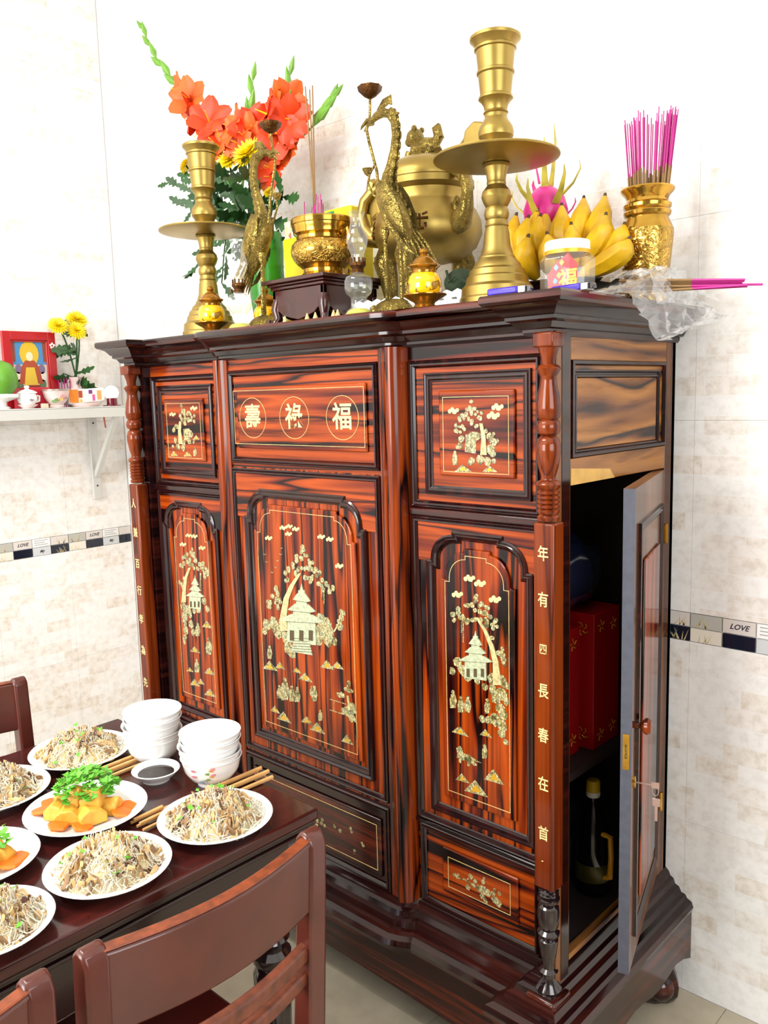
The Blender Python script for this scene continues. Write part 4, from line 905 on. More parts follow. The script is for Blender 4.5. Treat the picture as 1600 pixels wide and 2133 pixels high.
# large tripod censer
def censer(x, y, z):
    t = thing('tripod_censer', 'large round brass tripod censer with lion lid and dragon handles', 'censer', (x, y, z))
    MB().lathe([(.001, .050), (.04, .050), (.085, .060), (.118, .085), (.132, .115), (.130, .145), (.118, .170), (.106, .185), (.103, .192), (.103, .212), (.109, .216), (.114, .222), (.114, .236), (.108, .240), (.001, .240)], 48).build('body', BR_MATT, t, smooth=30)
    lid = MB().lathe([(.109, .240), (.110, .247), (.106, .262), (.094, .278), (.070, .290), (.038, .296), (.001, .297)], 48).build('lid', BR_MATT, t, smooth=30)
    # lion finial
    m = MB(); m.tube([(-.038, 0, .303), (-.028, 0, .322), (-.006, 0, .328), (.018, 0, .322), (.030, 0, .304)], [.014, .019, .018, .020, .016], 12)
    m.ball((-.032, -.002, .349), .022, 12, 9); m.ball((-.050, -.002, .343), .011, 10, 7); m.tube([(.026, 0, .318), (.040, 0, .338), (.034, 0, .358), (.042, 0, .366)], [.010, .013, .012, .004], 8)
    for dx, dy in ((-.040, -.014), (-.040, .014), (.026, -.016), (.026, .016)): m.tube([(dx, dy, .316), (dx-.008, dy*1.2, .296)], [.009, .008], 8)
    for dy in (-.014, .014): m.ball((-.024, dy, .368), .007, 8, 6)
    m.build('lion_finial', BR_OLD, lid)
    # medallions
    for a in (-PI/2+.55, -PI/2-.75):
        m = MB(); n = Vector((math.cos(a), math.sin(a), 0)); tg = Vector((-n.y, n.x, 0))
        pts = [(-.034, .020), (-.018, .026), (.018, .026), (.036, .018), (.024, -.018), (0, -.030), (-.026, -.018)]
        V = []
        for q in (.133, .128):
            for u, v in pts:
                zz = .128+v; rr = q-abs(v+.004)*.28 - u*u*3.0; V.append(n*rr+tg*u+Vector((0, 0, zz)))
        k = len(pts); m.add(V, [tuple(range(k))]+[(i, (i+1) % k, (i+1) % k+k, i+k) for i in range(k)]); md = m.build('medallion', BR_MATT, t, smooth=20)
        m = MB()
        for u0, v0, u1, v1 in ((-.018, .018, -.006, .014), (.018, .018, .006, .014), (-.020, .006, .020, .006), (-.014, -.004, -.014, -.014), (.014, -.004, .014, -.014), (0, .016, 0, -.018), (-.010, -.016, .010, -.016)):
            f = lambda u, v: n*(.1338-abs(v+.004)*.28-u*u*3.0)+tg*u+Vector((0, 0, .128+v)); m.tube([f(u0, v0), f(u1, v1)], .0034, 6)
        m.build('relief_sign', BR_DK, md)
    for a in (-PI/2+.25, PI/2-.2, PI+.35):
        d = Vector((math.cos(a), math.sin(a), 0)); m = MB(); m.tube([d*.100+Vector((0, 0, .090)), d*.114+Vector((0, 0, .060)), d*.104+Vector((0, 0, .020)), d*.098+Vector((0, 0, -.03)), d*.108+Vector((0, 0, -.07)), d*.112+Vector((0, 0, -.087))], [.028, .030, .024, .018, .018, .020], 12)
        m.ball(d*.128+Vector((0, 0, .062)), .014, 10, 7); tg = Vector((-d.y, d.x, 0))
        for q in (-1, 1): m.ball(d*.132+tg*.012*q+Vector((0, 0, .072)), .006, 8, 6)
        m.build('lion_leg', BR_OLD, t)
    # dragon handles
    for s_ in (1, -1):
        d = Vector((math.cos(-.30), math.sin(-.30), 0)) if s_ > 0 else Vector((-math.cos(.1), -math.sin(.35), 0))
        P = lambda r_, z_: d*r_+Vector((0, 0, z_))
        m = MB(); m.tube([P(.116, .120), P(.142, .125), P(.160, .150), P(.166, .185), P(.158, .215), P(.140, .232), P(.122, .240), P(.118, .262)], [.022, .024, .018, .013, .013, .014, .014, .004], 12)
        m.tube([P(.128, .150), P(.118, .166), P(.126, .178), P(.138, .170)], [.010, .009, .008, .004], 8)
        m.tube([P(.140, .236), P(.134, .256), P(.126, .262)], [.012, .016, .006], 8)
        m.ball(P(.134, .140), .017, 10, 8); m.build('dragon_handle', BR_MATT if s_ < 0 else BR_OLD, t)
    if True:
        m = MB(); m.prism([(-.145, .145), (-.150, .185), (-.170, .190), (-.172, .215), (-.158, .245), (-.138, .262), (-.120, .262), (-.116, .235), (-.120, .205), (-.112, .185), (-.108, .150)], -.045, -.025); m.build('dragon_mane', BR_MATT, t, bevel=.004)
        m = MB(); m.tube([(.05, .06, .30), (.09, .07, .335), (.105, .07, .355)], [.016, .022, .012], 8); m.prism([(.128, .262), (.118, .300), (.126, .330), (.150, .345), (.176, .338), (.188, .315), (.170, .300), (.160, .270)], -.015, .008); m.build('dragon_mane', BR_MATT, t, bevel=.004)
censer(-.602, -.210, ZT+.092)
# white perforated tray and green cloth below the censer
t = thing('white_tray', 'white perforated plastic tray under the brass censer', 'tray', (-.545, -.215, ZT))
m = MB(); m.box(-.19, .20, -.125, .125, 0, .004); m.build('bottom', WHITE, t)
for k, (a, b) in enumerate((((-.19, -.125), (.20, -.125)), ((.20, -.125), (.20, .125)), ((.20, .125), (-.19, .125)), ((-.19, .125), (-.19, -.125)))):
    a = Vector((a[0], a[1], 0)); b = Vector((b[0], b[1], 0)); m = MB(); n = 26; V = []
    out = Vector(((b-a).y, -(b-a).x, 0)).normalized()
    for i in range(n+1):
        p = a.lerp(b, i/n)+out*.010*0; V += [p, p+out*.012+Vector((0, 0, .052+.003*math.cos(i*PI)))]
    Fc = [(2*i, 2*i+2, 2*i+3, 2*i+1) for i in range(n)]; m.add(V, Fc); o = m.build('side', WHITE, t, smooth=60); md = o.modifiers.new('thick', 'SOLIDIFY'); md.thickness = .002
    HO = plain('shadowed_slot', '#6e7470', .8)
    if k in (0, 1):
        L = (b-a).length
        for row in (0, 1):
            for i in range(10):
                p = a.lerp(b, (i+.5+.5*row)/11)+out*(.0035+.0045*row)+Vector((0, 0, .016+.020*row)); h = MB(); dd = (b-a).normalized(); h.obox(p+out*.0012, dd*.006, out*.0006, Vector((0, 0, .0018))+out*.0005); h.build('slot', HO, o)
t = thing('green_cloth', 'folded dark green cloth pad behind the right yellow jar', 'cloth', (-.425, -.285, ZT+.006))
GC = plain('dark_green_cloth', '#2a3a22', .8, noise=.35, nscale=30)
m = MB(); m.ball((-.02, 0, .070), .042, 20, 12, 1.0, .8, .75); m.ball((.03, .005, .055), .042, 16, 10, 1.1, .8, .8); m.box(-.05, .06, -.02, .03, 0, .06); m.build('pad', GC, t); m = MB(); m.tube([(-.035, -.034, .095), (-.02, -.044, .068), (.0, -.046, .080), (.03, -.040, .060)], .003, 6); m.build('seam', GC, t)

# glass jar with cones, red 福 slip, lighters
t = thing('glass_jar', 'clear glass jar with white lid holding incense cones and a red slip', 'jar', (-.122, -.372, ZT))
wobj = lambda a, z: 1/max(abs(math.cos(((a+PI/8) % (PI/4))-PI/8)), .5)*.96
MB().lathe([(.001, .002), (.048, .002), (.050, .006), (.051, .075), (.047, .084), (.040, .090), (.040, .098)], 32, wob=wobj).build('glass', GLASS, t, smooth=30)
MB().lathe([(.042, .094), (.043, .096), (.043, .109), (.041, .112), (.001, .113)], 32).build('lid', WHITE, t); MB().lathe([(.0405, .086), (.0425, .087), (.0425, .094), (.0405, .095)], 32).build('gold_collar', GLD, t)
for k in range(9):
    m = MB(); m.lathe([(.008, 0), (.007, .01), (.001, .036)], 10); o = m.build('cone', plain('tan_cone', '#b98a5c', .9) if k == 0 else bpy.data.materials['tan_cone'], t); o.location = (-.025+.012*(k % 4)-.006*(k // 4), -.018+.014*(k // 4), .004+.010*(k // 4)); o.rotation_euler = (.3*((k % 3)-1), .4*((k % 2)-.5), 0)
sl = MB().prism([(-.014, .006), (.044, .004), (.045, .062), (.026, .084), (-.002, .068), (-.020, .046)], -.0405, -.0398).build('red_slip', plain('red_paper', '#d8303a', .5), t, smooth=0)
tm = text_mb('福', .040, .0003, .0008); remap(tm, lambda x, y, z: (.026+x, -.0408-z, .034+y)); tm.build('gold_character', plain('gold_ink', '#f2c53a', .4), sl, smooth=0)
for k, (u, v, c) in enumerate(((.0, .06, '#7fb6d6'), (.006, .045, '#8cc04a'), (-.002, .035, '#6fa0d0'), (.012, .068, '#f0b040'), (.004, .02, '#9fd0e0'))): MB().prism([(u-.005, v), (u, v-.006), (u+.006, v), (u, v+.006)], -.0412, -.0404).build('printed_patch', plain('slip_print_%d' % k, c, .5), sl, smooth=0)
LP = glassy('violet_plastic', (.20, .12, .62, 1), .25, .08, .4); LPD = plain('violet_fuel', '#3a22a0', .25)
def lighter(x, y, rz, label):
    t = thing('lighter', label, 'lighter', (x, y, ZT+.008), rz, 'violet plastic lighters')
    MB().box(-.042, .022, -.011, .011, -.007, .007).build('body', LPD, t, bevel=.004)
    MB().box(.022, .036, -.010, .010, -.006, .006).build('metal_hood', plain('steel', '#cfcfcb', .25, .9) if 'steel' not in bpy.data.materials else bpy.data.materials['steel'], t, bevel=.001)
    m = MB(); m.tube([(.039, -.005, .001), (.039, .005, .001)], .006, 12); m.box(.036, .046, -.004, .004, -.004, -.001); m.build('spark_wheel', W_BK, t)
lighter(-.132, -.553, .06, 'violet plastic lighter with steel hood at the cabinet front edge'); lighter(-.040, -.490, -.1, 'violet plastic lighter lying in front of the glass jar')

# fruit plate: bananas and dragon fruit
t = thing('fruit_dish', 'dark footed metal dish holding bananas and a dragon fruit', 'dish', (-.218, -.205, ZT))
MB().lathe([(.001, 0), (.045, 0), (.046, .006), (.020, .016), (.018, .026), (.03, .034), (.085, .042), (.115, .052), (.116, .055), (.085, .047), (.001, .042)], 40).build('dish', plain('dark_lacquer_metal', '#3d3626', .25, .6), t)
bb = thing('banana_bunch', 'hand of short ripe yellow bananas standing on the dark dish', 'fruit', (-.218, -.215, ZT+.050))
BAN = plain('yellow_banana_peel', '#d8a80e', .45, noise=.35, nscale=22); TIP = plain('dark_banana_tip', '#4a3a1c', .8)
def banana(base, tip, bow, r=.0245, k=0):
    base, tip, bow = Vector(base), Vector(tip), Vector(bow); pts = []; rr = []
    for i in range(9):
        u = i/8; p = base.lerp(tip, u)+bow*math.sin(PI*u); pts.append(p); rr.append(r*(.35, .72, .92, 1, 1, .96, .82, .5, .2)[i])
    o = MB().tube(pts, rr, 7).build('banana', BAN, bb, smooth=50); MB().tube([pts[-1], pts[-1]+(pts[-1]-pts[-2]).normalized()*.008], [.0045, .003], 6).build('tip', TIP, o)
BN = [((1100, 560), (1075, 450)), ((1115, 560), (1100, 455)), ((1130, 560), (1125, 452)), ((1150, 560), (1118, 442)), ((1165, 560), (1170, 430)), ((1180, 545), (1216, 415)), ((1200, 545), (1260, 410)), ((1195, 560), (1262, 450)), ((1215, 560), (1300, 470)), ((1150, 575), (1140, 490)), ((1180, 575), (1190, 470)), ((1120, 580), (1100, 495)), ((1205, 575), (1310, 500)), ((1165, 570), (1140, 440))]
for k, (a, b) in enumerate(BN):
    dy = (-.030, -.038, -.02, -.01, .0, .02, .03, -.03, -.01, -.058, -.05, -.058, -.03, .01)[k]
    A = V3(*a, -.215+dy*.6)-Vector(bb.location); B = V3(*b, -.215+dy)-Vector(bb.location); A.z = max(A.z, .012)
    banana(A, B, ((B.x-A.x)*.25+(.008 if B.x > A.x else -.008), -.012, 0), k=k)
t = thing('dragon_fruit', 'pink dragon fruit with curling green-tipped scales above the bananas', 'fruit', (0, 0, 0))
dp = V3(1137, 435, -.175); t.location = (dp.x, dp.y, dp.z-.055)
PK = plain('pink_dragon_fruit_skin', '#d62a86', .4, noise=.2, nscale=20); SC = plain('green_yellow_scale', '#b7a83a', .5, noise=.4, nscale=30)
MB().lathe([(.001, 0), (.030, .006), (.046, .030), (.049, .052), (.042, .076), (.026, .094), (.014, .102), (.001, .104)], 20).build('fruit', PK, t)
r = random.Random(4)
for k in range(13):
    a = k*2.4; hz = .02+.0075*k; R0 = .047*math.sin(PI*min(.92, max(.2, hz/.105)))+.002; d = Vector((math.cos(a), math.sin(a), 0)); p = d*R0+Vector((0, 0, hz)); L = .028+.012*(k % 3)
    pts = [p, p+d*L*.5+Vector((0, 0, L*.45)), p+d*L*.8+Vector((0, 0, L*1.0)), p+d*L*.75+Vector((0, 0, L*1.35))]
    if k > 9: pts = [p*1.0, p+d*.006+Vector((0, 0, .03)), p+d*.014+Vector((0, 0, .055+.02*(k % 3))), p+d*.010+Vector((0, 0, .075+.03*(k % 3)))]
    MB().tube(pts, [(.003, .010), (.002, .007), (.0015, .004), (.0004, .0008)], 6, up=tuple(d)).build('scale', SC if k % 3 else PK, t)

# engraved brass vase with incense sticks
vx, vy = -.058, -.168
t = thing('brass_vase', 'engraved polished brass vase holding a bunch of magenta incense sticks', 'vase', (vx, vy, ZT))
MB().lathe([(.001, 0), (.040, 0), (.041, .006), (.043, .040), (.050, .110), (.0525, .140), (.052, .148)], 40).build('engraved_body', BR_ENG, t, smooth=28)
MB().lathe([(.052, .148), (.047, .160), (.043, .168), (.042, .172), (.046, .176), (.0475, .182), (.044, .187), (.047, .191), (.0475, .197), (.043, .201), (.041, .207), (.044, .214), (.051, .221), (.0535, .226), (.052, .229), (.046, .226), (.040, .216), (.036, .16), (.036, .02), (.001, .02)], 40).build('neck', BR_POL, t, smooth=28)
for k, (ch, aa, hz) in enumerate((('平', -2.05, .100), ('安', -2.05, .058), ('三', -1.45, .112), ('多', -1.45, .070))):
    tm = text_mb(ch, .034, .0012, .0004); c_ = aa; remap(tm, lambda x, y, z: ((.0445+.0085*(hz+y)/.14+.0008+z)*math.cos(c_+x/.05), (.0445+.0085*(hz+y)/.14+.0008+z)*math.sin(c_+x/.05), hz+y)); tm.build('relief_character', BR_POL, t, smooth=0)
r = random.Random(11)
for k in range(58):
    a = r.uniform(0, 2*PI); q = math.sqrt(r.random())*.026; b0 = Vector((vx+q*math.cos(a)*.8, vy+q*math.sin(a)*.8, ZT+.03))
    lean = Vector((q*math.cos(a)*1.15, q*math.sin(a)*1.0, 0)); grp = k % 58
    if k >= 50: b0 = Vector((vx+.022, vy-.005+.001*(k-50), ZT+.03)); lean = Vector((.030+r.uniform(-.003, .008), r.uniform(-.01, .01), 0))
    L = .335+r.uniform(-.012, .012); tip = b0+lean+Vector((0, 0, L)); mid = b0.lerp(tip, .69+r.uniform(-.01, .01))
    stick('incense_stick', b0, mid, tip, .0021, .00125, 'magenta-ended incense stick in the engraved brass vase', 'incense', 'incense sticks in the brass vase', BROWN, MAG)

# plastic bag of incense at the right end
bagl = (.055, -.30, ZT)
t = thing('plastic_bag', 'clear crinkled plastic bag draped over the right end of the cabinet', 'bag', bagl)
r = random.Random(8); hm = [[r.uniform(0, 1) for _ in range(40)] for _ in range(40)]
def bagf(u, v):
    X_ = -.06+.20*u; Y_ = -.42+.33*v; w_ = hm[int(v*39)][int(u*39)]
    edge = .008
    z_ = ZT+.006+.016*w_*(1-abs(2*v-1)**3)+.020*math.sin(PI*v)*math.exp(-((u-.35)/.3)**2)
    if X_ > edge:
        d_ = X_-edge; z_ -= min(.095, d_*d_*9+d_*.25)*(1-.6*v); X_ = edge+d_*(.80-.15*v)
    return (X_-bagl[0]+.02*(hm[int(u*39)][int(v*39)]-.5), Y_-bagl[1]+.015*(w_-.5), z_-bagl[2])
MB().grid(26, 24, bagf).build('sheet', PLASTIC, t, smooth=25)
m = MB()
def bagf2(u, v): 
    p = bagf(u*.7, .15+v*.8); return (p[0]+.01, p[1], p[2]+.012+.014*hm[int(v*39)][int(u*30)])
m.grid(18, 18, bagf2).build('fold', PLASTIC, t, smooth=25)
for k in range(9):
    a = V3(1370+r.uniform(-20, 20), 600+k*2.2, -.30); b = V3((1590 if k == 3 else 1552)+r.uniform(-6, 6), 582+k*3.4, -.30+.008*(k % 4)); a.z = ZT+.012+.003*(8-k); a.x = -.045; a.y = -.31+.008*(k % 4)
    b.z = max(b.z, ZT+.004)
    stick('incense_stick', a, a.lerp(b, .6), b, .0022, .0021, 'magenta incense stick lying in the clear plastic bag', 'incense', 'incense sticks in the plastic bag', BROWN, MAG)

# ------------------------------------------------------------------ flowers in the vase
fv = thing('flower_vase', 'tall green glazed vase with flowers behind the left crane', 'vase', (-1.205, -.215, ZT))
MB().lathe([(.001, 0), (.034, 0), (.036, .01), (.042, .06), (.050, .13), (.052, .17), (.050, .20), (.0515, .205), (.050, .21), (.052, .25), (.050, .285), (.047, .300), (.044, .300), (.042, .26), (.001, .05)], 28).build('body', plain('green_glaze', '#2f8a1e', .3, noise=.2), fv)
MOUTH = Vector((-1.205, -.215, ZT+.285))
def bez(P, n=14):
    P = [Vector(p) for p in P]; out = []
    for i in range(len(P)-1):
        a, b, c, d = P[max(i-1, 0)], P[i], P[i+1], P[min(i+2, len(P)-1)]
        for k in range(n):
            u = k/n; out.append(.5*((2*b)+(c-a)*u+(2*a-5*b+4*c-d)*u*u+(3*b-a-3*c+d)*u**3))
    return out+[P[-1]]
def petal(m, base, dirv, side, L, Wd, curl, rnd):
    d = Vector(dirv).normalized(); s_ = Vector(side); s_ = (s_-d*s_.dot(d)).normalized(); n = d.cross(s_)
    ph = rnd.uniform(0, 6)
    def f(u, v):
        w_ = Wd*math.sin(PI*min(.97, v*.82+.12))**.8*(2*u-1); z_ = n*(curl*L*v*v - .18*Wd*(2*u-1)**2 + .05*L*math.sin(6*u+ph)*v)
        return tuple(Vector(base)+d*(L*v)+s_*w_+z_)
    m.grid(5, 6, f)
def bloom(parent, c, d, size, rnd, mat):
    d = Vector(d).normalized(); a = d.orthogonal().normalized(); b = d.cross(a); m = MB(); r0 = rnd.uniform(0, 1)
    for k in range(6):
        an = k*PI/3+r0; o = a*math.cos(an)+b*math.sin(an); open_ = .75 if k % 2 else 1.0
        petal(m, Vector(c), d*.75+o*open_, d.cross(o), size*rnd.uniform(.85, 1.05), size*.42, -.28, rnd)
    m.build('bloom', mat, parent, tuple(parent.location), smooth=80)
    m = MB(); m.tube([c, c+d*size*.7], [.0025, .0012], 5); m.build('stamen', YEL, parent, tuple(parent.location))
def bud(parent, c, d, L, col, w_=.010): 
    d = Vector(d).normalized(); MB().tube([c, c+d*L*.35, c+d*L*.75, c+d*L], [.003, w_, w_*.55, .0006], 7).build('bud', col, parent, tuple(parent.location))
def gladiolus(path, label, blooms, budn, seed, y=-.2):
    r = random.Random(seed); pts = bez(path); t = thing('gladiolus', label, 'flower', MOUTH, 0, 'orange gladioli')
    n = len(pts); MB().tube(pts, [.0065*(1-.75*i/(n-1)) for i in range(n)], 8).build('stem', STEM, t, tuple(t.location))
    for (px, py, yy, size) in blooms:
        c = V3(px, py, yy); k = min(range(n), key=lambda i: (pts[i]-c).length)
        d = (c-pts[k]); d = (d.normalized() if d.length > .004 else Vector((r.uniform(-1, 1), -.5, 0)))+Vector((r.uniform(-.3, .5), -.9, .15))
        bloom(t, pts[k].lerp(c, .6), d, size, r, GLADI if r.random() < .6 else GLADI2)
    for i in range(budn):
        k = int(n*(.72+.27*i/max(1, budn-1))); k = min(k, n-2); d = (pts[k+1]-pts[k]).normalized(); sd = Vector((.55 if i % 2 else -.55, -.2, 0))
        bud(t, pts[k], d+sd*.45, .075-.035*i/budn, plain('gladiolus_bud', '#6a9c34', .5, noise=.2) if 'gladiolus_bud' not in bpy.data.materials else bpy.data.materials['gladiolus_bud'], .013-.006*i/budn)
gladiolus([MOUTH-Vector((0, 0, .16)), MOUTH, V3(495, 430, -.21), V3(455, 310, -.21), V3(425, 250, -.21), V3(372, 180, -.21), V3(325, 120, -.21), V3(297, 58, -.21)], 'long orange gladiolus leaning far left with a green budded tip',
          [(378, 190, -.21, .055), (398, 210, -.22, .075), (412, 238, -.21, .07), (436, 246, -.23, .075), (432, 268, -.20, .075), (465, 285, -.22, .07), (455, 300, -.23, .07)], 7, 1)
gladiolus([MOUTH-Vector((0, 0, .16)), MOUTH, V3(505, 440, -.20), V3(515, 300, -.2), V3(521, 240, -.2), V3(527, 163, -.2)], 'upright orange gladiolus in the middle with a narrow green tip',
          [(490, 272, -.21, .075), (510, 285, -.22, .075), (532, 270, -.2, .07), (500, 300, -.23, .06)], 4, 2)
gladiolus([MOUTH-Vector((0, 0, .16)), MOUTH, V3(530, 440, -.19), V3(570, 300, -.19), V3(595, 225, -.19), V3(605, 152, -.19)], 'upright orange gladiolus right of the middle with a broad green tip',
          [(560, 240, -.21, .08), (578, 245, -.2, .08), (600, 215, -.19, .065), (612, 255, -.21, .07), (585, 285, -.22, .07)], 4, 3)
gladiolus([MOUTH-Vector((0, 0, .16)), MOUTH, V3(545, 440, -.17), V3(600, 310, -.16), V3(640, 275, -.15), V3(670, 240, -.15), V3(697, 200, -.15)], 'orange gladiolus leaning right behind the left crane',
          [(570, 320, -.20, .065), (590, 305, -.19, .06), (562, 350, -.21, .06), (560, 372, -.21, .05)], 6, 4)
def mum_head(parent, c, R, seed, up=(0, -.6, .8)):
    r = random.Random(seed); m = MB(); d = Vector(up).normalized(); a = d.orthogonal().normalized(); b = d.cross(a); c = Vector(c)
    for ring, (tilt, L, nn) in enumerate(((-.25, 1.0, 20), (.05, .98, 20), (.35, .88, 18), (.75, .72, 14), (1.3, .5, 10), (2.2, .34, 7))):
        for k in range(nn):
            an = 2*PI*k/nn+ring*.17; o = a*math.cos(an)+b*math.sin(an); q = (o+d*tilt).normalized(); L_ = R*L*r.uniform(.9, 1.05); s_ = d.cross(o)
            base = c+o*R*.06; w_ = R*.10
            m.add([base-s_*w_*.5, base+s_*w_*.5, base+q*L_*.7+s_*w_-d*R*.02, base+q*L_+d*R*.05, base+q*L_*.7-s_*w_-d*R*.02], [(0, 1, 2, 3, 4)])
    m.build('flower_head', YEL, parent, tuple(parent.location), smooth=0)['kind'] = 'stuff'
def leaf(m, base, d, L, rnd, lobes=2):
    d = Vector(d).normalized(); s_ = d.cross(Vector((0, -1, .3))); s_ = s_.normalized() if s_.length > .1 else Vector((1, 0, 0)); n = d.cross(s_)
    w_ = L*.26; base = Vector(base)
    prof = [(0, .06), (.2, .35), (.3, .22), (.45, .75), (.52, .42), (.68, .8), (.75, .35), (.88, .4), (1, .02)]
    V = []; 
    for u, k in prof:
        p = base+d*(L*u)+n*(-.18*L*u*u); V += [p-s_*w_*k*1.2+n*.02*L*k, p, p+s_*w_*k*1.2+n*.02*L*k]
    Fc = []
    for i in range(len(prof)-1): Fc += [(3*i, 3*i+1, 3*i+4, 3*i+3), (3*i+1, 3*i+2, 3*i+5, 3*i+4)]
    m.add(V, Fc)
def mum(path, R, label, leaves, seed, up=(0.1, -.75, .65), group='yellow chrysanthemums in the brown vase', loc=None):
    r = random.Random(seed); t = thing('chrysanthemum', label, 'flower', loc or MOUTH, 0, group); pts = bez(path, 6)
    MB().tube(pts, .0032, 6).build('stem', LEAF, t, tuple(t.location)); mum_head(t, pts[-1], R, seed, up)
    for k in range(leaves):
        i = int(len(pts)*(.25+.65*r.random())); an = r.uniform(0, 2*PI); m = MB(); leaf(m, pts[min(i, len(pts)-1)], (math.cos(an), math.sin(an)*.6-.25, r.uniform(-.5, .5)), r.uniform(.05, .10), r)
        m.build('leaf', LEAF, t, tuple(t.location), smooth=60)
LOWM = MOUTH-Vector((0, 0, .15))
mum([LOWM, MOUTH, V3(530, 430, -.25), V3(516, 318, -.26)], .052, 'large yellow chrysanthemum head above the candlestick cup', 16, 1)
mum([LOWM, MOUTH, V3(495, 430, -.22), V3(478, 330, -.23)], .045, 'yellow chrysanthemum behind and left of the large yellow one', 14, 2)
mum([LOWM, MOUTH+Vector((-.02, 0, 0)), V3(440, 420, -.2), V3(388, 345, -.2)], .030, 'small yellow chrysanthemum left of the candlestick cup', 14, 3, (-.6, -.5, .5))
mum([LOWM, MOUTH, V3(560, 440, -.22), V3(560, 400, -.22)], .02, 'small yellow chrysanthemum bud low among the dark leaves', 16, 6)
LS = ['dark leafy spray reaching farthest left of the candlestick', 'dark leafy spray reaching left just above the candlestick tray', 'dark leafy spray hanging low behind the left oil lamp', 'dark leafy spray hanging low left of the candlestick stem', 'dark leafy spray upright behind the left crane neck', 'dark leafy spray upright beside the candlestick cup', 'dark leafy spray leaning right behind the left crane', 'dark leafy spray between candlestick and crane, leaning left', 'short dark leafy spray drooping between candlestick and crane', 'short upright dark leafy spray under the large yellow chrysanthemum']
for k, (a, b) in enumerate((((500, 440), (352, 380)), ((490, 450), (385, 430)), ((480, 470), (462, 590)), ((470, 480), (405, 560)), ((535, 440), (545, 350)), ((500, 440), (462, 360)), ((560, 450), (590, 410)), ((510, 450), (480, 390)), ((530, 470), (500, 520)), ((520, 450), (520, 380)))):
    t = thing('leafy_spray', LS[k], 'foliage', MOUTH, 0, 'leafy sprays in the flower vase'); r = random.Random(20+k)
    A, B = V3(*a, -.215), V3(*b, -.22+.02*(k % 3)); pts = bez([MOUTH-Vector((0, 0, .12)), MOUTH, A, B], 5); MB().tube(pts, .0022, 5).build('stem', LEAF, t, tuple(t.location))
    for q in range(7):
        u = q/6; p = A.lerp(B, u); d = (B-A).normalized()+Vector((r.uniform(-.9, .9), r.uniform(-.6, .2), r.uniform(-.7, .5))); m = MB(); leaf(m, p, d, r.uniform(.045, .085), r); m.build('leaf', LEAF, t, tuple(t.location), smooth=60)

# ------------------------------------------------------------------ dining table
TX0, TX1, TY0, TY1, TZ = -1.050, -.348, -2.45, -.866, .70
tb = thing('dining_table', 'dark mahogany dining table with moulded edge laid with dishes', 'table', ((TX0+TX1)/2, (TY0+TY1)/2, 0))
TO = tuple(tb.location)
MB().box(TX0, TX1, TY0, TY1, TZ-.022, TZ).build('table_top', TBL, tb, TO, bevel=.004)
m = MB()
for d_, z0_, z1_ in ((.006, TZ-.030, TZ-.0225), (.014, TZ-.040, TZ-.030), (.009, TZ-.046, TZ-.040)): m.box(TX0+d_, TX1-d_, TY0+d_, TY1-d_, z0_, z1_)
m.build('edge_moulding', TBL_D, tb, TO, bevel=.0015)
for a in ((TX0+.05, TX0+.07, TY0+.05, TY1-.05), (TX1-.05, TX1-.03, TY0+.05, TY1-.05), (TX0+.05, TX1-.05, TY1-.07, TY1-.05), (TX0+.05, TX1-.05, TY0+.05, TY0+.07)):
    MB().box(*a, TZ-.145, TZ-.046).build('apron', TBL_D, tb, TO, bevel=.001)
for x_ in (TX0+.07, TX1-.07):
    for y_ in (TY0+.07, TY1-.07):
        MB().lathe([(.018, 0), (.026, .02), (.022, .04), (.028, .06), (.030, .12), (.034, .30), (.036, .38), (.028, .395), (.036, .405), (.038, .42), (.028, .43), (.030, .44), (.036, .45), (.026, .47), (.034, .485), (.036, .56)], 20, (x_, y_, 0)).build('leg', W_BK, tb, TO)
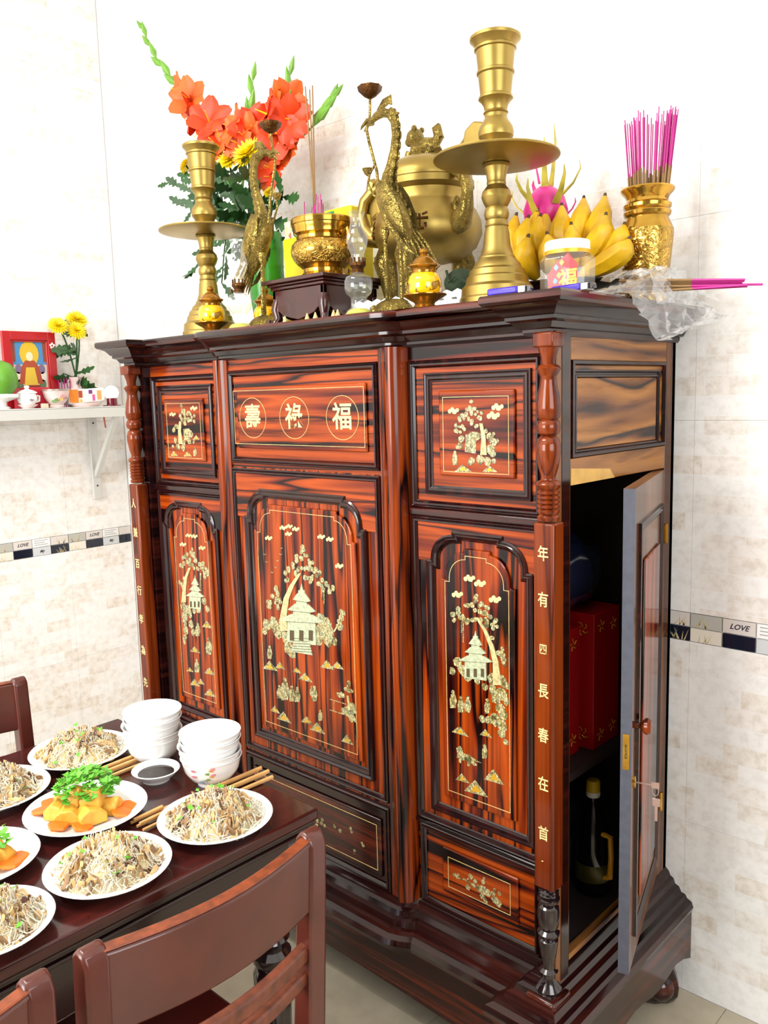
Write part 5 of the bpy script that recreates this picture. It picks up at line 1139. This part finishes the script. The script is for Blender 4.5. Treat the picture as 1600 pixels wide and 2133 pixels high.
# ------------------------------------------------------------------ chairs
def make_chair():
    t = thing('dining_chair', 'x', 'chair', (0, 0, 0), 0, 'mahogany dining chairs')
    Wd = .172
    # local: back at x=0 plane, seat towards +x
    for s_ in (-1, 1):
        y0 = s_*Wd
        m = MB(); prof = [(.050, 0), (.020, .20), (.010, .40), (0, .50), (-.010, .66), (-.018, .812), (-.010, .828), (.004, .832), (.016, .820), (.026, .66), (.040, .50), (.046, .40), (.052, .20), (.078, 0)]
        m.prism(prof, y0-.016, y0+.016); m.build('back_post', CH, t, bevel=.005)
        MB().box(.355, .393, y0-.018, y0+.018, 0, .405).build('leg', CH, t, bevel=.003)
        MB().box(.06, .36, y0-.010, y0+.010, .16, .19).build('stretcher', CH, t, bevel=.002)
    MB().box(.03, .42, -Wd-.010, Wd+.010, .405, .432).build('seat', plain('dark_seat_wood', '#3d100c', .25, coat=.2) if 'dark_seat_wood' not in bpy.data.materials else bpy.data.materials['dark_seat_wood'], t, bevel=.006)
    MB().box(.04, .39, -Wd+.004, Wd-.004, .350, .404).build('seat_rail', CH, t, bevel=.002)
    def rail(name, z0_, z1_, th_, mat, x0_, bow):
        m = MB(); n = 14; V = []; Fc = []
        for i in range(n+1):
            u = i/n; y_ = -Wd+2*Wd*u; x_ = x0_-bow*math.sin(PI*u)
            zt_ = z1_
            lean = lambda z: -.06*(z-.6)
            V += [(x_+lean(z0_), y_, z0_), (x_+th_+lean(z0_), y_, z0_), (x_+th_+lean(zt_), y_, zt_), (x_+lean(zt_), y_, zt_)]
        for i in range(n):
            o = 4*i
            for k in range(4): Fc.append((o+k, o+(k+1) % 4, o+4+(k+1) % 4, o+4+k))
        m.add(V, Fc+[(0, 3, 2, 1), (4*n, 4*n+1, 4*n+2, 4*n+3)]); m.build(name, mat, t, bevel=.004, smooth=30)
    rail('top_rail', .710, .820, .020, CH, .002, .030); rail('worn_edge', .8202, .8235, .018, CH_O, .003, .030); rail('slat', .628, .655, .018, CH_W, .006, .030); rail('slat', .588, .612, .018, CH_W, .008, .030)
    return t
ch = make_chair(); ch.location = (-.118, -1.262, 0); ch.rotation_euler = (0, 0, PI); ch['label'] = 'mahogany dining chair with two worn slats, seat tucked under the table in front'
c2 = copy_tree(ch); c2.location = (-.118, -1.672, 0); c2.rotation_euler = (0, 0, PI); c2['label'] = 'mahogany dining chair cut off at the lower left corner, nearest the viewer'
c3 = copy_tree(ch); c3.location = (-1.150, -1.225, 0); c3.rotation_euler = (0, 0, 0); c3['label'] = 'mahogany dining chair across the table against the left wall tiles'

# ------------------------------------------------------------------ crockery
def plate_mb(R): return MB().lathe([(.001, .003), (R*.46, .003), (R*.48, 0), (R*.54, 0), (R*.56, .004), (R*.72, .009), (R*.99, .021), (R, .0225), (R*.985, .024), (R*.72, .0135), (R*.56, .0085), (.001, .0075)], 48)
PLATES = [  # x, y, radius, kind
    (-.899, -1.041, .104, 'n', 'white plate of noodles nearest the left stack of bowls'),
    (-.856, -1.243, .104, 'n', 'white plate of noodles cut off at the left edge, farthest one'),
    (-.647, -1.163, .108, 't', 'white plate of tofu and carrot topped with coriander in the middle'),
    (-.437, -1.030, .101, 'n', 'pale blue-white plate of noodles at the table corner by the cabinet'),
    (-.440, -1.236, .099, 'n', 'deep white dish of noodles heaped in the middle of the near edge'),
    (-.624, -1.368, .098, 't', 'white plate of tofu and carrot cut off at the left edge'),
    (-.432, -1.428, .090, 'n', 'white dish of noodles at the lower left, nearest the viewer')]
NOOD = glassy('glass_noodle', (.93, .89, .76, 1), .66, .15, .4); NOOD2 = plain('pale_noodle', '#d8c69a', .3)
MUSH = plain('brown_mushroom_strip', '#9a7650', .5, noise=.3, nscale=60); MUSH2 = plain('tan_bamboo_strip', '#d6b27a', .5, noise=.2, nscale=60); MUSH3 = plain('dark_mushroom', '#5a3c2e', .5)
HERB = plain('green_herb', '#66b534', .5, noise=.3, nscale=40); TOFU = plain('golden_fried_tofu', '#e2a63a', .5, noise=.25, nscale=60); CARR = plain('orange_carrot', '#e8701a', .4, noise=.15, nscale=50)
def herb_leaf(m, c, R, rnd):
    a0 = rnd.uniform(0, 6); V = [Vector(c)]; n = 9; tz = rnd.uniform(-.5, .5); ty = rnd.uniform(-.5, .5)
    for i in range(n):
        a = a0+2*PI*i/n; q = R*(1 if i % 2 else .55); V.append(Vector(c)+Vector((q*math.cos(a), q*math.sin(a), q*(math.cos(a)*tz+math.sin(a)*ty)+.15*R*(i % 2))))
    m.add(V, [(0, i+1, (i+1) % n+1) for i in range(n)])
def noodles(x, y, R, seed, label, carrot=False):
    r = random.Random(seed); t = thing('noodle_heap', label, 'food', (x, y, TZ+.009)); Rh = R*.76; Hh = .058
    hz = lambda q: Hh*max(0, 1-(q/Rh)**2)**.8
    MB().lathe([(Rh*.98, .0)]+[(Rh*(1-k/6)+.0005, hz(Rh*(1-k/6))*.78) for k in range(1, 7)], 20, wob=lambda a, z: 1+.06*math.sin(3*a+seed)).build('mound', NOOD2, t)
    def worm(m, n, L, w_, cols=None, lift=.004, flat=1, wig=.5):
        for _ in range(n):
            a = r.uniform(0, 2*PI); q = Rh*math.sqrt(r.random())*.98; p = Vector((q*math.cos(a), q*math.sin(a), 0)); h = r.uniform(0, 2*PI); P = []
            k_ = 6 if wig > .3 else 4
            for i in range(k_):
                rr = p.length; p.z = hz(min(rr, Rh))*.85+r.uniform(0, lift)+.003+(.012*max(0, (rr-Rh)/R)); P.append(p.copy())
                h += r.uniform(-wig, wig)*1.6; p = p+Vector((math.cos(h), math.sin(h), 0))*(L/k_)
                if p.length > R*.86: p *= R*.86/p.length
            m.tube(P, [(w_, w_*flat)]*len(P), 4 if flat == 1 else 5)
    m = MB(); worm(m, 230, .07, .0009, lift=.012, wig=.9); o = m.build('glass_noodles', NOOD, t, smooth=60); o['kind'] = 'stuff'
    m = MB(); worm(m, 60, .05, .0009, lift=.010, wig=.7); o = m.build('thin_noodles', NOOD2, t, smooth=60); o['kind'] = 'stuff'
    for mt, n_, nm, sz in ((MUSH, 26, 'mushroom_strips', .0042), (MUSH2, 46, 'bamboo_strips', .0042), (MUSH3, 6, 'dark_mushroom_strips', .0036)):
        m = MB(); worm(m, n_, .045, sz, lift=.012, flat=.35, wig=.32); o = m.build(nm, mt, t, smooth=50); o['kind'] = 'stuff'
    m = MB()
    for _ in range(13):
        a = r.uniform(0, 2*PI); q = Rh*math.sqrt(r.random()); herb_leaf(m, (q*math.cos(a), q*math.sin(a), hz(q)*.9+.011), r.uniform(.004, .009), r)
    o = m.build('chopped_herbs', HERB, t, smooth=0); o['kind'] = 'stuff'
def tofu_plate(x, y, R, seed, where, herb):
    r = random.Random(seed)
    spots = [(-.045, -.02), (-.02, -.04), (.01, -.035), (.035, -.01), (.03, .03), (.0, .02), (-.03, .025), (-.005, -.01), (.02, .005)]
    for k, (dx, dy) in enumerate(spots):
        top = k >= 7; t = thing('tofu_piece', 'golden fried tofu chunk on the %s plate' % where, 'food', (x+dx*R/.1, y+dy*R/.1, TZ+.010+(.024 if top else 0)), r.uniform(0, 3), 'tofu on the %s plate' % where)
        s_ = r.uniform(.015, .022); m = MB(); m.prism([(-s_, 0), (s_*.9, 0), (s_*1.05, .014), (s_*.6, .026), (-s_*.4, .030), (-s_*1.05, .016)], -s_*.8, s_*.8)
        m.v = [(p[0]+r.uniform(-.004, .004), p[1]+r.uniform(-.004, .004), p[2]+(r.uniform(-.003, .004) if p[2] > .005 else 0)) for p in m.v]; m.build('tofu', TOFU, t, bevel=.003)
    for k, (dx, dy) in enumerate(((-.068, -.030), (-.050, -.055), (.050, -.035), (.060, .030), (.045, .050), (.02, -.060))):
        t = MB().lathe([(.0005, 0), (.016, 0), (.018, .003), (.016, .006), (.0005, .006)], 16, wob=lambda a, z: 1+.08*math.cos(5*a)).build('carrot_slice', CARR)
        t.location = (x+dx*R/.1, y+dy*R/.1, TZ+.0135+.003*(k % 2)); t.rotation_euler = (r.uniform(-.25, .1), r.uniform(-.2, .2), 0); tag(t, 'orange carrot slice on the %s tofu plate' % where, 'food', 'carrot slices on the %s plate' % where)
    m = MB()
    for _ in range(260 if herb else 30):
        a = r.uniform(0, 2*PI); q = (.056 if herb else .05)*math.sqrt(r.random()); dz = .030*max(0, 1-(q/.06)**2)+.010 if herb else .024
        herb_leaf(m, (q*math.cos(a)-(.014 if herb else 0), q*math.sin(a)+.010, dz+r.uniform(.0, .016)+.004), r.uniform(.005, .011), r)
    o = m.build('coriander', HERB, None, smooth=0); o.location = (x, y, TZ+.014+(.012 if herb else 0)); tag(o, 'heap of bright green coriander leaves on the middle tofu' if herb else 'few green herb leaves scattered on the left-edge tofu', 'herb', kind='stuff')
for k, (x, y, R, kd_, lb) in enumerate(PLATES):
    o = plate_mb(R).build('plate', PORC_B if k == 3 else PORC, smooth=50); o.location = (x, y, TZ); tag(o, lb, 'plate', 'plates of food on the table')
    if kd_ == 'n': noodles(x, y, R, 40+k, 'heap of glass noodles with mushroom strips on the ' + ('plate beside the left bowl stack', 'left-edge plate', '', 'pale blue-white corner plate', 'deep white dish', '', 'lower left dish')[k])
    else: tofu_plate(x, y, R, 60+k, 'middle' if k == 2 else 'left-edge', k == 2)
bp = [(.001, .005), (.024, .005), (.026, 0), (.029, 0), (.030, .007), (.042, .014), (.053, .030), (.0572, .048), (.0590, .0535), (.0606, .0560), (.0600, .0572), (.0578, .0560), (.0552, .048), (.050, .031), (.040, .018), (.001, .011)]
bowl_me = None
def rice_bowls(x, y, n, where, pitch, deco):
    names = {0: 'bottom', n-1: 'top', 1: 'second from bottom', n-2: 'second from top', 2: 'middle'}
    for k in range(n):
        o = MB().lathe(bp, 40).build('rice_bowl', PORC, smooth=50); o.location = (x+.002*math.sin(k*2.3), y+.002*math.cos(k*1.7), TZ+k*pitch)
        tag(o, 'white porcelain rice bowl, %s of the %s stack' % (names[k], where), 'bowl', 'rice bowls in the %s stack' % where)
        if deco and k < 2:
            r = random.Random(k)
            for q, (an, hz, col) in enumerate(((-1.25, .034, '#d8808e'), (-.9, .024, '#8fa6b4'), (-.75, .028, '#7fa05a'), (-1.05, .020, '#7f9ab0'), (-.6, .036, '#c9a24a'), (-.55, .040, '#d88a98'))):
                rr = .0425+(hz-.014)*.68+.0012; m = MB(); pts = [(.0042*math.cos(i*PI/3)*(1.4 if i % 2 else .7), .0034*math.sin(i*PI/3)) for i in range(6)]
                m.add([((rr+.62*v*.6)*math.cos(an+u/.05), (rr+.62*v*.6)*math.sin(an+u/.05), hz+v) for u, v in pts], [tuple(range(6))])
                nm = 'flower_print_%d' % q; m.build('flower_print', bpy.data.materials.get(nm) or plain(nm, col, .3), o, smooth=0)
rice_bowls(-.768, -.945, 5, 'left', .0140, False); rice_bowls(-.590, -.928, 5, 'right', .0125, True)
t = thing('sauce_dish', 'small white dish of dark soy sauce between the bowl stacks', 'dish', (-.687, -.992, TZ))
MB().lathe([(.001, .003), (.022, .003), (.023, 0), (.027, 0), (.028, .004), (.040, .013), (.0475, .022), (.046, .0235), (.038, .016), (.026, .008), (.001, .007)], 36).build('dish', PORC, t); MB().lathe([(.001, .0145), (.0355, .0145), (.001, .0147)], 32).build('soy_sauce', plain('soy_sauce', '#1c0805', .06), t)
CHOP = plain('pale_bamboo_chopstick', '#d6a466', .45, noise=.2, nscale=30)
def chops(pts, label, group, L=.235):
    for k, (x0, y0, x1, y1, z_) in enumerate(pts):
        a = Vector((x0, y0, TZ+z_)); b = Vector((x1, y1, TZ+z_)); d = (b-a).normalized(); o = MB().tube([(0, 0, 0), d*L*.5, d*L], [.0030, .0038, .0045], 6).build('chopstick', CHOP, smooth=30)
        o.location = a; tag(o, label, 'chopstick', group)
chops([(-.798+.009*k, -1.150+.006*k, -.806+.010*k, -.95, .0048+.0088*(k % 2)) for k in range(5)], 'bamboo chopstick in the bundle by the left bowl stack', 'chopsticks by the left bowl stack', .215)
chops([(-.556+.011*k, -1.065, -.552+.0115*k, -.85, .0048+.0088*(k % 2)) for k in range(5)], 'bamboo chopstick in the bundle by the right bowl stack', 'chopsticks by the right bowl stack', .222)
chops([(-.560+.010*k, -1.125, -.566+.010*k, -.95, .0048+.0088*(k % 2)) for k in range(5)], 'bamboo chopstick end showing left of the corner plate', 'chopsticks beside the corner plate', .06)

# ------------------------------------------------------------------ wall shelf and its offerings
SZ = 1.436
sh = thing('wall_shelf', 'pale grey metal shelf on a triangular bracket on the left wall', 'shelf', (XL, -.5, SZ))
SM = plain('pale_grey_metal', '#cfd0cb', .4)
SO = tuple(sh.location)
MB().box(XL, -2.195, -1.35, -.100, SZ-.006, SZ).build('board', SM, sh, SO, bevel=.001)
MB().box(-2.199, -2.195, -1.35, -.100, SZ-.040, SZ-.004).build('front_lip', SM, sh, SO); MB().box(XL, -2.195, -.104, -.100, SZ-.040, SZ-.004).build('end_lip', SM, sh, SO)
for yb in (-.142, -1.0):
    b = MB().box(XL, XL+.014, yb-.016, yb+.016, 1.068, SZ-.006).build('bracket_upright', SM, sh, SO, bevel=.001)
    m = MB(); m.obox(((-2.215+XL+.012)/2, yb, (SZ-.03+1.16)/2), Vector((-2.215-(XL+.012), 0, SZ-.03-1.16))*.5, (0, .009, 0), Vector((SZ-.03-1.16, 0, -(-2.215-(XL+.012)))).normalized()*.010); m.build('bracket_brace', SM, sh, SO)
    for zz in (1.37, 1.12, 1.16): remap(MB().lathe([(.0001, 0), (.004, 0), (.003, .002), (.0001, .0025)], 8), lambda x, y, z: (XL+.014+z, yb+x, zz+y)).build('screw', plain('dark_screw', '#4a3a38', .5, .5) if 'dark_screw' not in bpy.data.materials else bpy.data.materials['dark_screw'], b, SO)
m = MB(); m.tube(bez([(-2.33, -.135, SZ-.01), (-2.34, -.125, SZ-.05), (-2.36, -.11, SZ-.085)], 5), .003, 6); o = m.build('loose_cable', plain('dull_red_cable', '#c06050', .6)); tag(o, 'thin red cable hanging under the wall shelf', 'cable')
def W(px, py, x): p = at(px, py, x=x); return Vector((p.x, p.y, p.z))
# framed picture
t = thing('framed_picture', 'red framed deity picture leaning on the wall shelf', 'picture', (-2.375, -.392, SZ))
FR = plain('red_picture_frame', '#b0121c', .3); FRG = plain('gilt_red', '#b8342a', .35)
def fbox(y0, y1, z0, z1, x0, x1, nm, mat, par): return MB().box(x0, x1, y0, y1, z0, z1).build(nm, mat, par, bevel=.002)
fw, fh = .100, .280
for a in ((-fw, -fw+.030, 0, fh), (fw-.030, fw, 0, fh), (-fw+.030, fw-.030, fh-.032, fh), (-fw+.030, fw-.030, 0, .03)): fbox(*a, 0, .016, 'frame_bar', FR, t)
for a in ((-fw+.030, -fw+.036, .03, fh-.032), (fw-.036, fw-.030, .03, fh-.032), (-fw+.036, fw-.036, fh-.038, fh-.032)): fbox(*a, 0, .012, 'inner_bar', FRG, t)
pr = fbox(-fw+.030, fw-.030, .03, fh-.032, .001, .005, 'print', plain('print_blue', '#4a8ac0', .4), t)
def flat(nm, pts, col, lev):
    m = MB(); n = len(pts); m.add([(.005+.0003*lev, y_, z_) for y_, z_ in pts]+[(.0048, y_, z_) for y_, z_ in pts], [tuple(range(n))]+[(i, (i+1) % n, (i+1) % n+n, i+n) for i in range(n)])
    k_ = 'print_'+col.strip('#'); m.build(nm, bpy.data.materials.get(k_) or plain(k_, col, .45), pr, smooth=0)
el = lambda cy, cz, ry, rz, n=16: [(cy+ry*math.cos(2*PI*i/n), cz+rz*math.sin(2*PI*i/n)) for i in range(n)]
flat('printed_ground', [(-.068, .03), (.068, .03), (.068, .16), (-.068, .16)], '#cfc8ba', 1)
for sy in (-1, 1):
    flat('printed_pillar', [(sy*.052, .17), (sy*.066, .17), (sy*.066, .245), (sy*.052, .245)], '#8a4a3a', 1)
    for q in range(4): flat('printed_attendant', el(sy*(.048-.004*(q % 2)), .06+.028*q, .013, .018), ('#b9b2a8', '#5a7a50', '#e0dcd0', '#7a6a8a')[q], 2)
flat('printed_halo', el(0, .20, .036, .045), '#d8b42a', 3); flat('printed_robe', [(-.045, .09), (.045, .09), (.034, .15), (.018, .175), (-.018, .175), (-.034, .15)], '#a8482a', 4)
flat('printed_robe_front', [(-.026, .085), (.026, .085), (.016, .15), (-.016, .15)], '#d8b83a', 5); flat('printed_face', el(0, .190, .013, .017), '#e8d8b4', 6); flat('printed_seat', [(-.03, .05), (.03, .05), (.034, .085), (-.034, .085)], '#8a2a20', 5); flat('printed_altar', [(-.02, .034), (.022, .034), (.020, .052), (-.018, .052)], '#d89a2a', 6)
tm = text_mb('✿', .03, .0003, 0); remap(tm, lambda x, y, z: (.0165+z, fw-.014+x, fh-.050+y)); tm.build('frame_flower', PORC, t, smooth=0)
# little vase with three chrysanthemums
vz = W(160, 812, -2.33); t = thing('shelf_vase', 'small pink and white porcelain vase on the wall shelf', 'vase', (-2.335, -.232, SZ))
PKP = plain('pink_white_porcelain', '#f0d6d2', .15, noise=.2, nscale=25, coat=.3)
MB().lathe([(.001, 0), (.026, 0), (.030, .01), (.040, .035), (.041, .050), (.032, .066), (.024, .074), (.024, .082), (.027, .095), (.034, .112), (.031, .112), (.022, .095), (.001, .03)], 28, wob=lambda a, z: 1+(.05*math.cos(6*a) if z > .1 else 0)).build('body', PKP, t)
for s_ in (-1, 1): MB().tube([(0, s_*.026, .070), (0, s_*.038, .082), (0, s_*.034, .098), (0, s_*.027, .104)], .004, 8).build('handle', PKP, t)
vm = Vector((-2.335, -.232, SZ+.07)); G2 = 'yellow chrysanthemums in the shelf vase'
mum([vm, vm+Vector((0, 0, .04)), W(140, 720, -2.32), W(121, 678, -2.30)], .040, 'left yellow chrysanthemum in the shelf vase', 7, 31, (.7, -.2, .7), G2, vm)
mum([vm, vm+Vector((0, 0, .04)), W(165, 720, -2.35), W(160, 665, -2.34)], .046, 'back yellow chrysanthemum in the shelf vase, highest of three', 8, 32, (.6, 0, .8), G2, vm)
mum([vm, vm+Vector((0, 0, .04)), W(160, 730, -2.30), W(160, 688, -2.285)], .040, 'front yellow chrysanthemum in the shelf vase', 8, 33, (.8, -.1, .6), G2, vm)
# lidded cup on saucer
t = thing('lidded_cup', 'white porcelain lidded cup on a stand before the red framed picture', 'cup', (-2.245, -.470, SZ))
MB().lathe([(.001, 0), (.020, 0), (.022, .003), (.034, .012), (.035, .014), (.026, .012), (.001, .012)], 28).build('saucer', PKP, t)
MB().lathe([(.001, .013), (.022, .013), (.031, .022), (.034, .034), (.031, .046), (.029, .052), (.035, .054), (.034, .057), (.022, .064), (.010, .067), (.006, .070), (.010, .075), (.008, .080), (.001, .082)], 28).build('cup', PORC, t)
MB().tube([(0, .030, .045), (0, .044, .042), (0, .042, .026), (0, .030, .022)], .0045, 8).build('handle', PORC, t)
MB().prism_yz([(-.006, .034), (.006, .032), (.009, .028), (0, .025), (-.008, .028)], .034, .0346).build('blossom_print', plain('grey_blossom', '#8a8a90', .4), t)
# incense bowl
t = thing('porcelain_bowl', 'small flowered porcelain incense bowl in the middle of the wall shelf', 'bowl', (-2.245, -.362, SZ))
MB().lathe([(.001, .002), (.024, 0), (.027, .004), (.024, .010), (.034, .022), (.042, .036), (.047, .058), (.050, .064), (.048, .066), (.043, .058), (.036, .03), (.001, .02)], 32).build('bowl', PKP, t)
for k, (an, hz, col) in enumerate(((-.4, .028, '#6f8f5a'), (-.7, .022, '#7a9a64'), (.1, .040, '#e0a0a0'), (-.1, .030, '#e8c07a'), (.4, .034, '#b88a8a'))):
    rr = .030+hz*.26+.0035; m = MB(); m.add([((rr+.2*v)*math.cos(an+u/.04), (rr+.2*v)*math.sin(an+u/.04), hz+v) for u, v in [(.010*math.cos(i*PI/4), .006*math.sin(i*PI/4)) for i in range(8)]], [tuple(range(8))]); m.build('flower_print', plain('bowl_print_%d' % k, col, .3), t, smooth=0)
MB().lathe([(.0485, .0605), (.0505, .062), (.0505, .066), (.048, .0665)], 32).build('gilt_rim', plain('grey_gilt', '#a8a094', .3, .5), t)
# sweets package
t = thing('sweets_package', 'white and orange printed sweets package on the wall shelf', 'package', (-2.255, -.250, SZ))
m = MB(); m.lathe([(.001, 0), (.050, 0), (.060, .010), (.062, .014), (.001, .014)], 28); m.build('dish', PKP, t)
bx = MB().obox((0, 0, .040), (.028, 0, .0), (0, .072, .004), (0, -.001, .026)).build('wrapper', WHITE, t, bevel=.006)
for k, (y0, y1, z0_, z1_, col) in enumerate(((-.070, -.036, .016, .064, '#ee8a1c'), (-.034, -.020, .034, .060, '#b04a2a'), (.006, .020, .048, .062, '#7a2a8a'), (.020, .030, .022, .045, '#d858a0'), (.040, .056, .026, .060, '#f0a860'), (-.030, -.022, .018, .028, '#f0b84a'))): MB().box(.0285, .0295, y0, y1, z0_, z1_).build('printed_patch', plain('wrapper_print_%d' % k, col, .4), bx)
# electric candle
t = thing('electric_candle', 'small white globe lamp on a dark red socket at the shelf end', 'lamp', (-2.235, -.146, SZ))
DR = plain('dark_red_plastic', '#6a1024', .2)
MB().lathe([(.001, 0), (.034, 0), (.034, .003), (.020, .004), (.019, .030), (.001, .030)], 24).build('socket', DR, t)
m = MB(); m.ball((0, 0, .050), .027, 20, 14); b_ = plain('frosted_lit_globe', '#fff4ec', .3); b_.node_tree.nodes['Principled BSDF'].inputs['Emission Color'].default_value = (1, .93, .9, 1); b_.node_tree.nodes['Principled BSDF'].inputs['Emission Strength'].default_value = 1.0; m.build('globe', b_, t)
# mango on dish, pink sticks, small block, red box
t = thing('shelf_dish', 'white scalloped footed dish at the left end of the wall shelf', 'dish', (-2.26, -.560, SZ))
MB().lathe([(.001, 0), (.030, 0), (.032, .006), (.020, .012), (.020, .024), (.050, .034), (.062, .040), (.063, .052), (.058, .050), (.045, .040), (.001, .036)], 32, wob=lambda a, z: 1+(.04*math.cos(10*a) if z > .034 else 0)).build('dish', PORC, t)
t = thing('green_mango', 'large green mango on the white shelf dish, cut by the left edge', 'fruit', (-2.27, -.548, SZ+.042))
MB().lathe([(.001, 0), (.030, .006), (.050, .032), (.056, .062), (.050, .092), (.034, .116), (.012, .126), (.001, .127)], 24, wob=lambda a, z: 1+.06*math.cos(a)).build('fruit', plain('green_mango_skin', '#5f9a2a', .4, noise=.3, nscale=12), t); MB().tube([(0, 0, .125), (.002, 0, .135)], .0025, 6).build('stalk', TIP, t)
for k in range(5):
    a = Vector((-2.335+.004*k, -.295+.006*k, SZ)); c = a+Vector((-.01, .004*k-.006, .115-.005*(k % 2))); stick('incense_stick', a, a.lerp(c, .5), c, .0018, .0018, 'pink incense stick leaning beside the red picture frame', 'incense', 'pink sticks on the wall shelf', MAG, MAG)
o = MB().box(-.03, .03, -.05, .06, 0, .075).build('red_offering_box', plain('crimson_card', '#c8283c', .4), bevel=.003); o.location = (-2.315, -.425, SZ); tag(o, 'plain crimson box behind the lidded cup on the shelf', 'box')
o = MB().box(-.008, .008, -.012, .012, 0, .016).build('small_block', plain('cream_block', '#e0c9ac', .6), bevel=.002); o.location = (-2.222, -.420, SZ); tag(o, 'tiny cream block beside the lidded cup on the shelf', 'block')

# ------------------------------------------------------------------ inside the cabinet
def gift(x, y, z, w_, d_, h_, rz, label, flip):
    t = thing('gift_box', label, 'box', (x, y, z), rz, 'red gift boxes in the cabinet')
    c = MB().box(-w_/2, w_/2, -d_/2, d_/2, 0, h_).build('carton', RED, t, bevel=.002); r = random.Random(3 if flip else 4)
    for cx_, cz_ in (((w_/2-.03), h_-.035), (-w_/2+.03, h_-.03), (-w_/2+.03, .03), (w_/2-.03, .035)):
        m = MB()
        for k in range(5):
            a = k*2*PI/5; R_ = .012; m.tube([(cx_+R_*.4*math.cos(a), -d_/2-.0008, cz_+R_*.4*math.sin(a)), (cx_+R_*math.cos(a+.4), -d_/2-.0008, cz_+R_*math.sin(a+.4)), (cx_+R_*1.3*math.cos(a+.9), -d_/2-.0008, cz_+R_*1.3*math.sin(a+.9))], .0013, 5)
        m.build('gold_blossom', GLD, c)
        m = MB()
        for k in range(5):
            a = k*2*PI/5; R_ = .012; m.tube([(w_/2+.0008, (d_/2-.03)*(1 if cx_ > 0 else -1)+R_*.4*math.cos(a), cz_+R_*.4*math.sin(a)), (w_/2+.0008, (d_/2-.03)*(1 if cx_ > 0 else -1)+R_*1.2*math.cos(a+.5), cz_+R_*1.2*math.sin(a+.5))], .0013, 5)
        m.build('gold_blossom', GLD, c)
gift(-.205, -.300, .654, .09, .10, .285, .0, 'red gift box with gold blossoms, front one behind the open door', True)
gift(-.190, -.175, .654, .11, .115, .31, 0, 'taller red gift box with gold blossoms at the back of the shelf', False)
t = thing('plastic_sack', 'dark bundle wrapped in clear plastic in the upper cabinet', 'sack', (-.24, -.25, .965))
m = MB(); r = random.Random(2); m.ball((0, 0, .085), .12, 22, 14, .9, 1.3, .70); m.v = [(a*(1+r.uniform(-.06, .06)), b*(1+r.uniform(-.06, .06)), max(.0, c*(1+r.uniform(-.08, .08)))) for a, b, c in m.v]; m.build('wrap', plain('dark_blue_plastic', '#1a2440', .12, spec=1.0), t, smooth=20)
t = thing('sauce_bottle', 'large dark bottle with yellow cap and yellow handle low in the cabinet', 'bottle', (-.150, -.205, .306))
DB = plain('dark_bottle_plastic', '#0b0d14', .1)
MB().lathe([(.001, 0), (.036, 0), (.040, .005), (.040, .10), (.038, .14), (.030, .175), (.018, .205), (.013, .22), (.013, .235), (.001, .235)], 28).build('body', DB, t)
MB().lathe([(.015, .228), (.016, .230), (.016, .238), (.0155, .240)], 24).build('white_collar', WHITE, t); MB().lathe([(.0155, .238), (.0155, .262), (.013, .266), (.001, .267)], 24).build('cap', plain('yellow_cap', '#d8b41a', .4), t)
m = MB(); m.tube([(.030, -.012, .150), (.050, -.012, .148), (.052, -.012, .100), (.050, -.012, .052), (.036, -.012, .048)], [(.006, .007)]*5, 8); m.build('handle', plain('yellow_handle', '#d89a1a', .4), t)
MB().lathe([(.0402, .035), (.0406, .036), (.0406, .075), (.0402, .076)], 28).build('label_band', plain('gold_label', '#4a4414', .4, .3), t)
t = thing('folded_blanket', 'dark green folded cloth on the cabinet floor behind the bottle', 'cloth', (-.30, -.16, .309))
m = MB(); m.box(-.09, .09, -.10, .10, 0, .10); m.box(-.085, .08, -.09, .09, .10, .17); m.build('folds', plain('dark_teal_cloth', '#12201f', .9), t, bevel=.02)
